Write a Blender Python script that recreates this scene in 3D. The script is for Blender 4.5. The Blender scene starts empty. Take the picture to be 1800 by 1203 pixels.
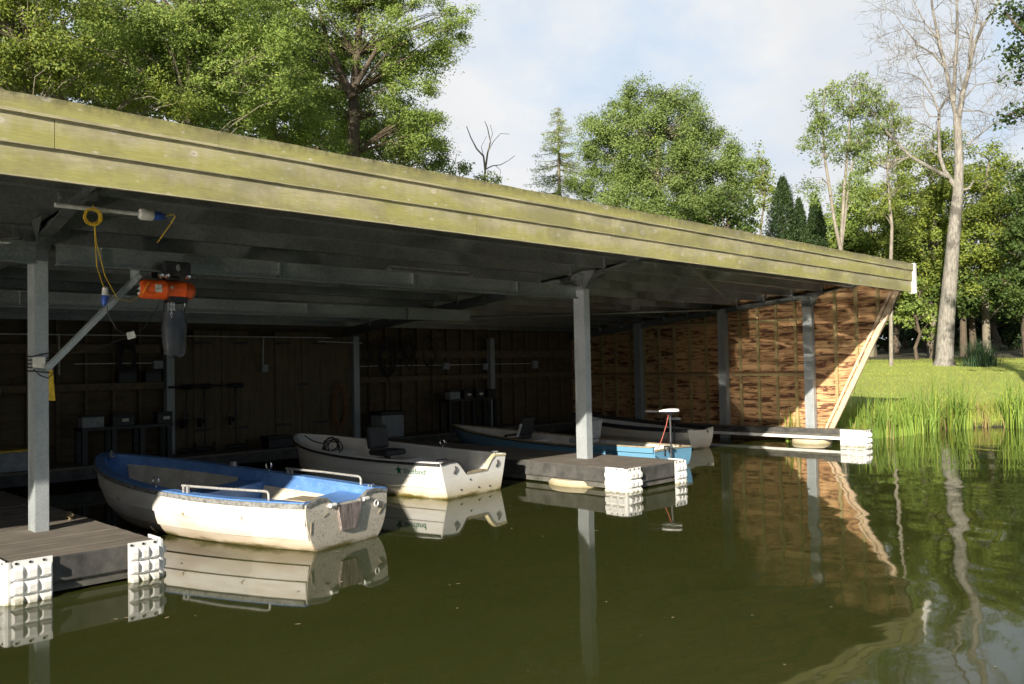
import bpy, math, random
import numpy as np
from mathutils import Vector, Matrix, Euler

S = bpy.context.scene
COL = S.collection
rad = math.radians

# ------------------------------------------------------------------ camera
cam_d = bpy.data.cameras.new("camera"); cam = bpy.data.objects.new("camera", cam_d); COL.objects.link(cam)
Rm = ((0.70661789, 0.00640224, 0.70756637), (-0.70732864, 0.03384265, 0.70607426), (-0.01942546, -0.99940667, 0.02844231))
cam.matrix_world = Matrix(((Rm[0][0], -Rm[0][1], -Rm[0][2], 0.0), (Rm[1][0], -Rm[1][1], -Rm[1][2], 0.0),
                           (Rm[2][0], -Rm[2][1], -Rm[2][2], 1.8), (0, 0, 0, 1)))
cam_d.sensor_width = 36.0; cam_d.lens = 29.84; cam_d.clip_start = 0.05; cam_d.clip_end = 2000
S.camera = cam

# ------------------------------------------------------------------ sun, sky, exposure
SUN = Vector((-1.0, -0.40, 0.385)).normalized()
SUN_EL = math.asin(SUN.z)
sl = bpy.data.lights.new("sun", 'SUN'); sl.energy = 5.0; sl.angle = rad(0.53); sl.color = (1.0, 0.92, 0.79)
so = bpy.data.objects.new("sun", sl); COL.objects.link(so)
so.rotation_euler = SUN.to_track_quat('Z', 'Y').to_euler()
W = bpy.data.worlds.new("World"); S.world = W; W.use_nodes = True
wn = W.node_tree.nodes; wl = W.node_tree.links; wn.clear()
w_out = wn.new('ShaderNodeOutputWorld'); w_bg = wn.new('ShaderNodeBackground'); w_bg.inputs['Strength'].default_value = 0.05
w_sky = wn.new('ShaderNodeTexSky'); w_sky.sky_type = 'NISHITA'; w_sky.sun_disc = False
w_sky.sun_elevation = SUN_EL; w_sky.sun_rotation = math.atan2(SUN.x, SUN.y)
w_sky.air_density = 0.8; w_sky.dust_density = 0.4; w_sky.altitude = 300
w_tc = wn.new('ShaderNodeTexCoord')
w_map = wn.new('ShaderNodeMapping'); w_map.inputs['Scale'].default_value = (1.0, 1.0, 1.6); w_map.inputs['Location'].default_value = (0.35, 0.1, 0.25)
w_noi = wn.new('ShaderNodeTexNoise'); w_noi.inputs['Scale'].default_value = 2.3; w_noi.inputs['Detail'].default_value = 9; w_noi.inputs['Roughness'].default_value = 0.55; w_noi.inputs['Distortion'].default_value = 0.0
w_rmp = wn.new('ShaderNodeValToRGB'); w_rmp.color_ramp.elements[0].position = 0.33; w_rmp.color_ramp.elements[1].position = 0.5
w_rmp.color_ramp.elements[0].color = (0.08, 0.08, 0.08, 1); w_rmp.color_ramp.elements[1].color = (0.97, 0.97, 0.97, 1)
w_n2 = wn.new('ShaderNodeTexNoise'); w_n2.inputs['Scale'].default_value = 3.1; w_n2.inputs['Detail'].default_value = 6
w_r2 = wn.new('ShaderNodeValToRGB'); w_r2.color_ramp.elements[0].position = 0.35; w_r2.color_ramp.elements[1].position = 0.62
w_r2.color_ramp.elements[0].color = (9.7, 9.85, 10.05, 1); w_r2.color_ramp.elements[1].color = (11.0, 11.0, 10.9, 1)
w_mix = wn.new('ShaderNodeMix'); w_mix.data_type = 'RGBA'
wl.new(w_tc.outputs['Generated'], w_map.inputs['Vector']); wl.new(w_map.outputs[0], w_noi.inputs['Vector']); wl.new(w_map.outputs[0], w_n2.inputs['Vector'])
wl.new(w_noi.outputs['Fac'], w_rmp.inputs['Fac']); wl.new(w_n2.outputs['Fac'], w_r2.inputs['Fac'])
w_dot = wn.new('ShaderNodeVectorMath'); w_dot.operation = 'DOT_PRODUCT'; w_dot.inputs[1].default_value = (0.72, 0.69, 0.0)
w_cov = wn.new('ShaderNodeMapRange'); w_cov.interpolation_type = 'SMOOTHSTEP'; w_cov.inputs['From Min'].default_value = -0.05; w_cov.inputs['From Max'].default_value = 0.6
w_cov.inputs['To Min'].default_value = 0.22; w_cov.inputs['To Max'].default_value = 0.95      # bright cloud and thin veil on the side away from the sun, clear sky behind
w_veil = wn.new('ShaderNodeMix'); w_veil.data_type = 'RGBA'; w_veil.inputs['A'].default_value = (6.6, 8.5, 10.9, 1)
wl.new(w_tc.outputs['Generated'], w_dot.inputs[0]); wl.new(w_dot.outputs['Value'], w_cov.inputs['Value']); wl.new(w_cov.outputs[0], w_mix.inputs['Factor'])
wl.new(w_rmp.outputs['Color'], w_veil.inputs['Factor']); wl.new(w_r2.outputs['Color'], w_veil.inputs['B']); wl.new(w_veil.outputs['Result'], w_mix.inputs['B'])
wl.new(w_sky.outputs['Color'], w_mix.inputs['A'])
wl.new(w_mix.outputs['Result'], w_bg.inputs['Color']); wl.new(w_bg.outputs[0], w_out.inputs[0])
S.view_settings.view_transform = 'Standard'; S.view_settings.look = 'None'; S.view_settings.gamma = 1.0
S.view_settings.use_curve_mapping = False; S.view_settings.exposure = 0.8
cy = S.cycles
cy.max_bounces = 8; cy.diffuse_bounces = 3; cy.glossy_bounces = 4; cy.transmission_bounces = 4; cy.transparent_max_bounces = 6
cy.use_guiding = True; cy.guiding_training_samples = 128; cy.caustics_reflective = True; cy.caustics_refractive = False; cy.sample_clamp_indirect = 16.0; cy.blur_glossy = 0.0; cy.use_denoising = True
cy.use_adaptive_sampling = True

# ------------------------------------------------------------------ materials
MATS = {}
class NT:
    def __init__(s, name):
        s.m = bpy.data.materials.new(name); s.m.use_nodes = True
        s.t = s.m.node_tree; s.b = s.t.nodes['Principled BSDF']; s.co = s.t.nodes.new('ShaderNodeTexCoord')
    def n(s, typ, **kw):
        nd = s.t.nodes.new(typ)
        for k, v in kw.items():
            if k in nd.inputs: nd.inputs[k].default_value = v
            else: setattr(nd, k, v)
        return nd
    def l(s, a, b): s.t.links.new(a, b)
    def coords(s, scale=(1, 1, 1), which='Object', loc=(0, 0, 0)):
        mp = s.n('ShaderNodeMapping'); mp.inputs['Scale'].default_value = scale; mp.inputs['Location'].default_value = loc
        s.l(s.co.outputs[which], mp.inputs['Vector']); return mp.outputs[0]
    def noise(s, vec, scale, detail=4, rough=0.55, dist=0.0):
        nd = s.n('ShaderNodeTexNoise'); nd.inputs['Scale'].default_value = scale; nd.inputs['Detail'].default_value = detail
        nd.inputs['Roughness'].default_value = rough; nd.inputs['Distortion'].default_value = dist
        s.l(vec, nd.inputs['Vector']); return nd.outputs['Fac']
    def vor(s, vec, scale, out='Distance', feature='F1', rnd=1.0):
        nd = s.n('ShaderNodeTexVoronoi', feature=feature); nd.inputs['Scale'].default_value = scale; nd.inputs['Randomness'].default_value = rnd
        s.l(vec, nd.inputs['Vector']); return nd.outputs[out]
    def ramp(s, fac, *stops, interp='LINEAR'):
        nd = s.n('ShaderNodeValToRGB'); r = nd.color_ramp; r.interpolation = interp
        while len(r.elements) < len(stops): r.elements.new(0.5)
        for e, (p, c) in zip(r.elements, stops):
            e.position = p; e.color = (c, c, c, 1) if isinstance(c, (int, float)) else (*c, 1)
        s.l(fac, nd.inputs['Fac']); return nd.outputs['Color']
    def mix(s, fac, a, b, blend='MIX'):
        nd = s.n('ShaderNodeMix', data_type='RGBA', blend_type=blend)
        for key, v in (('Factor', fac), ('A', a), ('B', b)):
            if isinstance(v, bpy.types.NodeSocket): s.l(v, nd.inputs[key])
            elif key == 'Factor': nd.inputs[key].default_value = v
            else: nd.inputs[key].default_value = (*v, 1)
        return nd.outputs['Result']
    def z(s, which='Object'):
        sp = s.n('ShaderNodeSeparateXYZ'); s.l(s.co.outputs[which], sp.inputs[0]); return sp.outputs['Z']
    def bump(s, h, strength=0.3, dist=0.01):
        nd = s.n('ShaderNodeBump'); nd.inputs['Strength'].default_value = strength; nd.inputs['Distance'].default_value = dist
        s.l(h, nd.inputs['Height']); s.l(nd.outputs[0], s.b.inputs['Normal'])
    def base(s, c):
        if isinstance(c, bpy.types.NodeSocket): s.l(c, s.b.inputs['Base Color'])
        else: s.b.inputs['Base Color'].default_value = (*c, 1)
    def rough(s, c):
        if isinstance(c, bpy.types.NodeSocket): s.l(c, s.b.inputs['Roughness'])
        else: s.b.inputs['Roughness'].default_value = c
    def metal(s, v): s.b.inputs['Metallic'].default_value = v

def simple(name, col, rough=0.6, metal=0.0, var=0.25, scale=14, bump=0.1):
    t = NT(name); v = t.coords()
    n = t.noise(v, scale, 5); d = tuple(c * (1 - var) for c in col); b = tuple(min(1, c * (1 + var)) for c in col)
    t.base(t.ramp(n, (0.3, d), (0.7, b))); t.rough(rough); t.metal(metal)
    if bump: t.bump(n, bump, 0.004)
    MATS[name] = t.m; return t.m

# galvanised steel
t = NT('galvanised_steel'); v = t.coords()
sp = t.vor(v, 45, 'Color'); n = t.noise(v, 2.2, 5, 0.6)
g = t.mix(0.5, t.ramp(sp, (0.2, (0.22, 0.235, 0.23)), (0.9, (0.38, 0.40, 0.39))), t.ramp(n, (0.3, (0.19, 0.205, 0.20)), (0.7, (0.40, 0.42, 0.41))))
t.base(g); t.metal(0.8); t.rough(t.ramp(n, (0.3, 0.28), (0.7, 0.5))); t.bump(sp, 0.04, 0.002); MATS['galv'] = t.m
# post steel (duller)
t = NT('weathered_zinc'); v = t.coords((1, 1, 0.5)); sp = t.vor(t.coords(), 60, 'Color'); n = t.noise(v, 3, 6, 0.65)
g = t.mix(0.35, t.ramp(n, (0.3, (0.30, 0.33, 0.34)), (0.7, (0.47, 0.50, 0.51))), t.ramp(sp, (0.1, (0.27, 0.30, 0.31)), (0.9, (0.47, 0.50, 0.5))))
t.base(g); t.metal(0.25); t.rough(0.5); t.bump(n, 0.08, 0.004); MATS['zinc'] = t.m
# roof sheet underside
t = NT('roof_sheet_metal'); v = t.coords((0.5, 1, 1)); n = t.noise(v, 1.6, 5, 0.6)
t.base(t.ramp(n, (0.35, (0.16, 0.12, 0.085)), (0.65, (0.52, 0.36, 0.24)))); t.metal(0.75); t.rough(t.ramp(n, (0.3, 0.20), (0.7, 0.42))); MATS['roof'] = t.m
simple('roof_top_membrane', (0.09, 0.09, 0.085), 0.9, 0, 0.3, 5); 
# fascia boards: algae stained softwood
t = NT('algae_stained_board')
sx = t.n('ShaderNodeSeparateXYZ'); t.l(t.co.outputs['Object'], sx.inputs[0])
def mth(op, a, b=None, c=None):
    nd = t.n('ShaderNodeMath', operation=op)
    for i_, v_ in enumerate((a, b, c)):
        if v_ is None: continue
        if isinstance(v_, bpy.types.NodeSocket): t.l(v_, nd.inputs[i_])
        else: nd.inputs[i_].default_value = v_
    return nd.outputs[0]
row = mth('FLOOR', mth('DIVIDE', mth('SUBTRACT', sx.outputs['Z'], 3.172), 0.219))
inrow = mth('FRACT', mth('DIVIDE', mth('SUBTRACT', sx.outputs['Z'], 3.172), 0.219))
xo = mth('MULTIPLY_ADD', row, 7.31, sx.outputs['X'])
def vec(fx, fz):
    cb = t.n('ShaderNodeCombineXYZ'); t.l(mth('MULTIPLY', xo, fx), cb.inputs[0]); t.l(mth('MULTIPLY', sx.outputs['Z'], fz), cb.inputs[1]); return cb.outputs[0]
gr = t.noise(vec(1.1, 38), 5, 6, 0.65, 0.6); blot = t.noise(vec(1.1, 2.0), 1.7, 7, 0.68); drip = t.noise(vec(7.0, 0.7), 1.6, 5, 0.6); wide = t.noise(vec(0.45, 0.8), 1.5, 3)
wood = t.ramp(gr, (0.32, (0.35, 0.315, 0.185)), (0.62, (0.52, 0.475, 0.295)))
alg = t.ramp(gr, (0.3, (0.27, 0.262, 0.07)), (0.7, (0.46, 0.435, 0.145)))
low = mth('MULTIPLY_ADD', inrow, -0.22, 0.11)
am = t.ramp(mth('ADD', t.mix(0.35, t.mix(0.35, blot, drip), wide), low), (0.44, 0.0), (0.55, 0.9))
c = t.mix(am, wood, alg)
def v2(vv, sc):
    nd = t.n('ShaderNodeTexVoronoi', feature='F1', voronoi_dimensions='2D'); nd.inputs['Scale'].default_value = sc; t.l(vv, nd.inputs['Vector'])
    sp_ = t.n('ShaderNodeSeparateColor'); t.l(nd.outputs['Color'], sp_.inputs[0])
    gate = mth('GREATER_THAN', sp_.outputs[0], 0.52); size = mth('MULTIPLY_ADD', sp_.outputs[1], 1.3, 0.55)
    return mth('ADD', mth('MULTIPLY', nd.outputs['Distance'], size), mth('SUBTRACT', 1.0, gate))
kd = v2(vec(1.0, 1.5), 2.9); kd2 = v2(vec(0.9, 2.0), 4.3)
c = t.mix(t.ramp(kd, (0.03, 0.85), (0.12, 0.0)), c, (0.66, 0.62, 0.53)); c = t.mix(t.ramp(kd2, (0.02, 0.7), (0.10, 0.0)), c, (0.62, 0.59, 0.50))
c = t.mix(t.ramp(kd, (0.014, 0.75), (0.036, 0.0)), c, (0.20, 0.14, 0.07))
wb = t.noise(vec(0.9, 1.2), 1.1, 6, 0.7); c = t.mix(t.ramp(wb, (0.46, 0.0), (0.60, 0.55)), c, (0.22, 0.20, 0.115))
gd = t.noise(vec(3, 4), 2.4, 7, 0.75); c = t.mix(t.ramp(gd, (0.55, 0.0), (0.75, 0.5)), c, (0.22, 0.19, 0.09))
zt = t.n('ShaderNodeMapRange'); zt.inputs['From Min'].default_value = 3.63; zt.inputs['From Max'].default_value = 3.735; t.l(sx.outputs['Z'], zt.inputs['Value'])
c = t.mix(t.mix(1.0, zt.outputs[0], t.ramp(t.noise(vec(5, 3), 3, 6, 0.75), (0.35, 0.1), (0.62, 1.0)), 'MULTIPLY'), c, (0.10, 0.09, 0.045))
t.base(c); t.rough(0.85); t.bump(gr, 0.6, 0.004); MATS['fascia'] = t.m
simple('white_painted_trim', (0.78, 0.76, 0.72), 0.6, 0, 0.1, 9)
# dark interior boards
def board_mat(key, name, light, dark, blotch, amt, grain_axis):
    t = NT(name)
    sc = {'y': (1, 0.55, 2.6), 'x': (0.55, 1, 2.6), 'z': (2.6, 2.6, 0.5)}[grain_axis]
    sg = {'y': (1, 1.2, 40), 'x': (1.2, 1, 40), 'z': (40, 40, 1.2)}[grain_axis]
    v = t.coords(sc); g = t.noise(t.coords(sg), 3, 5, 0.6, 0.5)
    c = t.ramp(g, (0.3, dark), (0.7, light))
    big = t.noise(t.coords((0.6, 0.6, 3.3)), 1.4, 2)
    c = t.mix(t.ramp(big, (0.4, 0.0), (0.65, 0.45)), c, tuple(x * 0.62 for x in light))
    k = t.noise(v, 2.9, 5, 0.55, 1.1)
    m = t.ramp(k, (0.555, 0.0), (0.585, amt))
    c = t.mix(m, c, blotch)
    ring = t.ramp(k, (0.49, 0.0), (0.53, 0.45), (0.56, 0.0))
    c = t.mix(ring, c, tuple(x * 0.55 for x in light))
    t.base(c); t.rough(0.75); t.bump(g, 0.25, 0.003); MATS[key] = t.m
t = NT('larch_board')
sx = t.n('ShaderNodeSeparateXYZ'); t.l(t.co.outputs['Object'], sx.inputs[0])
row = mth('FLOOR', mth('DIVIDE', mth('SUBTRACT', sx.outputs['Z'], 0.06), 0.168)); wnz = t.n('ShaderNodeTexWhiteNoise', noise_dimensions='1D'); t.l(row, wnz.inputs['W']); rv = wnz.outputs['Value']
xo = mth('MULTIPLY_ADD', rv, 31.7, sx.outputs['Y'])
g = t.noise(vec(1.3, 42), 3, 6, 0.65, 0.8); k = t.noise(vec(1.05, 5.2), 2.0, 4, 0.55, 1.1); k2 = t.noise(vec(0.9, 3.5), 1.3, 3, 0.5)
c = t.ramp(g, (0.3, (0.46, 0.27, 0.125)), (0.7, (0.72, 0.46, 0.235)))
c = t.mix(t.ramp(rv, (0.0, 0.0), (1.0, 0.5)), c, (0.50, 0.28, 0.125))
kk = mth('MULTIPLY_ADD', k2, 0.35, mth('MULTIPLY', k, 0.75))
c = t.mix(t.ramp(kk, (0.535, 0.0), (0.572, 0.7), (0.585, 0.5)), c, (0.26, 0.11, 0.045))
c = t.mix(t.ramp(kk, (0.60, 0.0), (0.62, 0.92)), c, (0.10, 0.036, 0.016))
fr = mth('FRACT', mth('DIVIDE', mth('SUBTRACT', sx.outputs['Z'], 0.06), 0.168))
t.base(c); t.rough(0.75); t.bump(g, 0.3, 0.003); MATS['larch'] = t.m
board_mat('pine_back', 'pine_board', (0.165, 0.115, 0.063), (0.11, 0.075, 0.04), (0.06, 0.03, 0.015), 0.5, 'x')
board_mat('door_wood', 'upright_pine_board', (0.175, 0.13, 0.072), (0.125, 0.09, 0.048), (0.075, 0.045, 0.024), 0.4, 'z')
simple('treated_batten', (0.36, 0.285, 0.13), 0.8, 0, 0.25, 12, 0.2)
simple('pale_batten', (0.62, 0.47, 0.32), 0.8, 0, 0.2, 12, 0.2)
simple('stud_timber', (0.15, 0.108, 0.06), 0.8, 0, 0.25, 12, 0.2)
# dock deck
t = NT('grooved_decking'); gr = t.noise(t.coords((2, 50, 1)), 2, 5, 0.6); st = t.noise(t.coords(), 3.5, 6, 0.65); sp = t.vor(t.coords(), 26)
c = t.mix(0.5, t.ramp(gr, (0.3, (0.105, 0.088, 0.068)), (0.7, (0.27, 0.235, 0.19))), t.ramp(st, (0.3, (0.10, 0.085, 0.066)), (0.7, (0.21, 0.185, 0.15))))
c = t.mix(t.ramp(sp, (0.03, 0.8), (0.075, 0.0)), c, (0.5, 0.47, 0.40)); t.base(c); t.rough(0.85); t.bump(gr, 0.4, 0.004); MATS['deck'] = t.m
# dock skirt
t = NT('black_rubber_skirt'); st = t.noise(t.coords((1, 1, 1)), 5, 7, 0.7); sp = t.vor(t.coords(), 30)
c = t.ramp(st, (0.35, (0.035, 0.034, 0.032)), (0.7, (0.11, 0.105, 0.095))); c = t.mix(t.ramp(sp, (0.03, 0.7), (0.07, 0.0)), c, (0.35, 0.33, 0.28))
t.base(c); t.rough(0.65); t.bump(st, 0.3, 0.006); MATS['skirt'] = t.m
simple('dock_under_frame', (0.10, 0.095, 0.08), 0.8, 0, 0.4, 6)
# plastics
t = NT('white_moulded_plastic'); n = t.noise(t.coords(), 9, 6, 0.7); n2 = t.noise(t.coords((1, 1, 2)), 3.5, 4)
c = t.mix(t.ramp(t.mix(0.5, n, n2), (0.55, 0.0), (0.68, 0.7)), (0.80, 0.79, 0.76), (0.42, 0.36, 0.25)); zr_ = t.n('ShaderNodeMapRange'); zr_.inputs['From Min'].default_value = 0.07; zr_.inputs['From Max'].default_value = 0.0; t.l(t.z(), zr_.inputs['Value'])
c = t.mix(t.mix(1.0, zr_.outputs[0], t.ramp(n, (0.35, 0.15), (0.6, 0.9)), 'MULTIPLY'), c, (0.25, 0.22, 0.08)); t.base(c); t.rough(0.5); MATS['fender'] = t.m
t = NT('cream_float_shell'); n = t.noise(t.coords(), 6, 6, 0.7)
zr = t.n('ShaderNodeMapRange'); zr.inputs['From Min'].default_value = 0.0; zr.inputs['From Max'].default_value = 0.09; t.l(t.z(), zr.inputs['Value'])
c = t.mix(t.mix(0.45, zr.outputs[0], n), (0.22, 0.17, 0.06), (0.72, 0.64, 0.48)); t.base(c); t.rough(0.7); MATS['float'] = t.m
simple('dark_bolt', (0.06, 0.06, 0.06), 0.5, 0.6)
simple('black_plastic', (0.02, 0.02, 0.022), 0.45, 0, 0.4)
simple('black_vinyl', (0.03, 0.03, 0.033), 0.55, 0, 0.3, 30)
simple('grey_rail_steel', (0.36, 0.35, 0.33), 0.65, 0.3, 0.55, 60, 0.4)
simple('dark_steel', (0.09, 0.095, 0.10), 0.45, 0.4, 0.4, 30)
simple('chrome', (0.75, 0.75, 0.76), 0.2, 1.0, 0.05)
simple('yellow_cable_sheath', (0.75, 0.50, 0.03), 0.5)
simple('blue_connector', (0.03, 0.09, 0.42), 0.45)
simple('white_conduit', (0.62, 0.62, 0.60), 0.5)
simple('black_cable', (0.02, 0.02, 0.02), 0.55)
simple('red_cable', (0.55, 0.10, 0.05), 0.5)
simple('orange_enamel', (0.72, 0.105, 0.018), 0.32, 0, 0.08, 5, 0)
simple('paper_tag', (0.72, 0.70, 0.62), 0.7)
simple('grey_box_plastic', (0.30, 0.32, 0.33), 0.6)
simple('natural_rope', (0.28, 0.22, 0.13), 0.9)
simple('green_lettering', (0.01, 0.16, 0.095), 0.5, 0, 0.1)
simple('black_lettering', (0.02, 0.02, 0.02), 0.5, 0, 0.1)
simple('clear_tube_cover', (0.45, 0.46, 0.45), 0.25, 0, 0.1)
simple('brown_box', (0.24, 0.12, 0.06), 0.8)
t = NT('grey_translucent_bag'); n = t.noise(t.coords((1, 1, 0.4)), 9, 4); t.base(t.ramp(n, (0.3, (0.028, 0.03, 0.036)), (0.7, (0.085, 0.09, 0.10)))); t.rough(0.25); t.bump(n, 0.6, 0.03); MATS['bag'] = t.m

def hull_mat(key, name, col, grime, grime_top, grime_amt, stain=0.4, speck=False):
    t = NT(name); v = t.coords((0.6, 0.6, 1.6)); n = t.noise(v, 3.2, 6, 0.65); n2 = t.noise(t.coords((0.9, 0.9, 5)), 2.4, 5, 0.6)
    zr = t.n('ShaderNodeMapRange'); zr.inputs['From Min'].default_value = grime_top; zr.inputs['From Max'].default_value = 0.0
    ad = t.n('ShaderNodeMath', operation='ADD'); t.l(t.z(), ad.inputs[0])
    ms = t.n('ShaderNodeMath', operation='MULTIPLY_ADD'); t.l(n, ms.inputs[0]); ms.inputs[1].default_value = 0.22; ms.inputs[2].default_value = -0.11
    t.l(ms.outputs[0], ad.inputs[1]); t.l(ad.outputs[0], zr.inputs['Value'])
    c = t.mix(t.ramp(n2, (0.42, 0.0), (0.72, stain)), col, grime)
    mg = t.n('ShaderNodeMath', operation='MULTIPLY'); t.l(zr.outputs[0], mg.inputs[0]); mg.inputs[1].default_value = grime_amt
    c = t.mix(mg.outputs[0], c, grime)
    zb = t.n('ShaderNodeMapRange'); zb.inputs['From Min'].default_value = 0.045; zb.inputs['From Max'].default_value = 0.0
    t.l(ad.outputs[0], zb.inputs['Value']); c = t.mix(zb.outputs[0], c, (0.10, 0.08, 0.015))
    if speck:
        sk = t.noise(t.coords(), 36, 6, 0.75); c = t.mix(t.ramp(sk, (0.56, 0.0), (0.62, 0.8)), c, (0.20, 0.165, 0.105))
        sk2 = t.noise(t.coords(), 60, 3, 0.7); c = t.mix(t.ramp(sk2, (0.60, 0.0), (0.66, 0.7)), c, (0.12, 0.10, 0.06))
    t.base(c); t.rough(t.ramp(n, (0.3, 0.3), (0.7, 0.55))); MATS[key] = t.m
hull_mat('hull_cream', 'cream_grp_hull', (0.82, 0.79, 0.73), (0.45, 0.32, 0.17), 0.30, 0.75, 0.42)
hull_mat('transom_dirty', 'splattered_grp_transom', (0.66, 0.62, 0.54), (0.34, 0.28, 0.19), 0.55, 0.55, 0.5, True)
hull_mat('hull_white', 'white_grp_hull', (0.82, 0.81, 0.77), (0.42, 0.33, 0.14), 0.26, 0.85, 0.12)
hull_mat('hull_blue', 'light_blue_hull', (0.15, 0.35, 0.52), (0.09, 0.20, 0.27), 0.15, 0.8, 0.2)
hull_mat('hull_ivory', 'ivory_hull', (0.70, 0.67, 0.59), (0.48, 0.28, 0.10), 0.25, 0.6, 0.35)
t = NT('royal_blue_gelcoat'); n = t.noise(t.coords(), 5, 6, 0.65); sk = t.noise(t.coords(), 45, 4, 0.7)
c = t.ramp(n, (0.3, (0.075, 0.19, 0.48)), (0.7, (0.14, 0.30, 0.62))); c = t.mix(t.ramp(sk, (0.60, 0.0), (0.67, 0.8)), c, (0.62, 0.60, 0.54)); t.base(c); t.rough(0.4); MATS['blue'] = t.m
simple('inner_cream_liner', (0.55, 0.50, 0.40), 0.6, 0, 0.25, 6)
simple('inner_white_liner', (0.70, 0.69, 0.65), 0.5, 0, 0.15, 5)
simple('grey_rubbing_strip', (0.20, 0.20, 0.19), 0.7, 0, 0.6, 28, 0.3)
simple('black_rubbing_strip', (0.035, 0.035, 0.035), 0.6, 0, 0.5, 28, 0.3)
simple('yellowed_edging', (0.66, 0.58, 0.34), 0.7, 0, 0.25, 20)
t = NT('weathered_plywood'); g = t.noise(t.coords((8, 8, 1.5)), 4, 5, 0.7, 0.6); t.base(t.ramp(g, (0.35, (0.08, 0.06, 0.055)), (0.65, (0.34, 0.285, 0.26)))); t.rough(0.9); t.bump(g, 0.8, 0.006); MATS['ply'] = t.m
simple('tan_gunwale_wood', (0.34, 0.28, 0.18), 0.8, 0, 0.4, 18, 0.3)

# foliage and bark
def leaf_mat(key, name, dark, light, yellow=0.0, trans=0.35):
    t = NT(name); ge = t.n('ShaderNodeNewGeometry'); r = ge.outputs['Random Per Island']
    c = t.ramp(r, (0.0, dark), (0.86 - yellow * 0.4, light), (1.0, (light[0] * (1.3 + yellow), light[1] * 1.15, light[2] * 0.8)))
    cl = t.noise(t.coords(), 0.55, 3)
    c = t.mix(0.35, c, t.ramp(cl, (0.35, tuple(x * 0.7 for x in dark)), (0.65, tuple(x * 1.2 for x in light))))
    t.base(c); t.rough(0.55); t.b.inputs['Specular IOR Level'].default_value = 0.3
    tr = t.n('ShaderNodeBsdfTranslucent'); t.l(c, tr.inputs['Color'])
    mx = t.n('ShaderNodeMixShader'); mx.inputs[0].default_value = trans
    t.l(t.b.outputs[0], mx.inputs[1]); t.l(tr.outputs[0], mx.inputs[2]); t.l(mx.outputs[0], t.t.nodes['Material Output'].inputs['Surface'])
    MATS[key] = t.m
leaf_mat('ash_leaf', 'ash_leaf', (0.125, 0.20, 0.038), (0.31, 0.405, 0.095), 0.1)
leaf_mat('willow_leaf', 'grey_green_leaf', (0.115, 0.185, 0.045), (0.28, 0.36, 0.11), 0.0)
leaf_mat('yellow_leaf', 'autumn_tinged_leaf', (0.12, 0.18, 0.03), (0.30, 0.37, 0.07), 0.2)
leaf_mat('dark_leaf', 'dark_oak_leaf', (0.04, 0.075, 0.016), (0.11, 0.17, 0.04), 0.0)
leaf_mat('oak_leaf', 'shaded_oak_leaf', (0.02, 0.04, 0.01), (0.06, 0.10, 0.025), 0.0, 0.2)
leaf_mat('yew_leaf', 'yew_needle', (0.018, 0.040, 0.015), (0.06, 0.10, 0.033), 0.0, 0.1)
leaf_mat('larch_leaf', 'larch_needle', (0.20, 0.28, 0.09), (0.40, 0.48, 0.18), 0.0)
leaf_mat('reed_leaf', 'reed_blade', (0.12, 0.22, 0.03), (0.30, 0.42, 0.08), 0.2, 0.4)
leaf_mat('sedge_leaf', 'sedge_blade', (0.03, 0.07, 0.03), (0.07, 0.13, 0.06), 0.0, 0.3)
leaf_mat('dead_reed_leaf', 'dead_reed_stem', (0.20, 0.14, 0.06), (0.42, 0.31, 0.15), 0.0, 0.2)
leaf_mat('grass_leaf', 'bank_grass_blade', (0.22, 0.31, 0.05), (0.42, 0.48, 0.11), 0.4, 0.35)
def bark_mat(key, name, a, b, c3, sc=(3, 3, 0.6)):
    t = NT(name); n = t.noise(t.coords(sc), 4, 7, 0.7); n2 = t.noise(t.coords(), 2.4, 4, 0.6)
    c = t.mix(t.ramp(n2, (0.45, 0.0), (0.65, 0.8)), t.ramp(n, (0.35, a), (0.65, b)), c3)
    t.base(c); t.rough(0.9); t.bump(n, 0.7, 0.02); MATS[key] = t.m
bark_mat('bark_brown', 'brown_ivy_bark', (0.055, 0.042, 0.03), (0.17, 0.125, 0.085), (0.09, 0.075, 0.05))
bark_mat('bark_pale', 'pale_lichen_bark', (0.16, 0.135, 0.105), (0.40, 0.36, 0.30), (0.20, 0.17, 0.13))
bark_mat('bark_grey', 'grey_bark', (0.12, 0.10, 0.075), (0.30, 0.26, 0.20), (0.20, 0.19, 0.11))

t = NT('dead_ash_bark'); n = t.noise(t.coords((4, 4, 0.8)), 4, 7, 0.7); n2 = t.noise(t.coords((1, 1, 0.8)), 1.6, 5, 0.65)
c = t.mix(t.ramp(n2, (0.5, 0.0), (0.6, 0.8)), t.ramp(n, (0.35, (0.14, 0.125, 0.105)), (0.65, (0.35, 0.325, 0.285))), (0.085, 0.077, 0.065)); t.base(c); t.rough(0.9); t.bump(n, 0.8, 0.02); MATS['bark_dead'] = t.m  # dark patches paint in the shadow bands of the branches on the trunk
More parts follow.
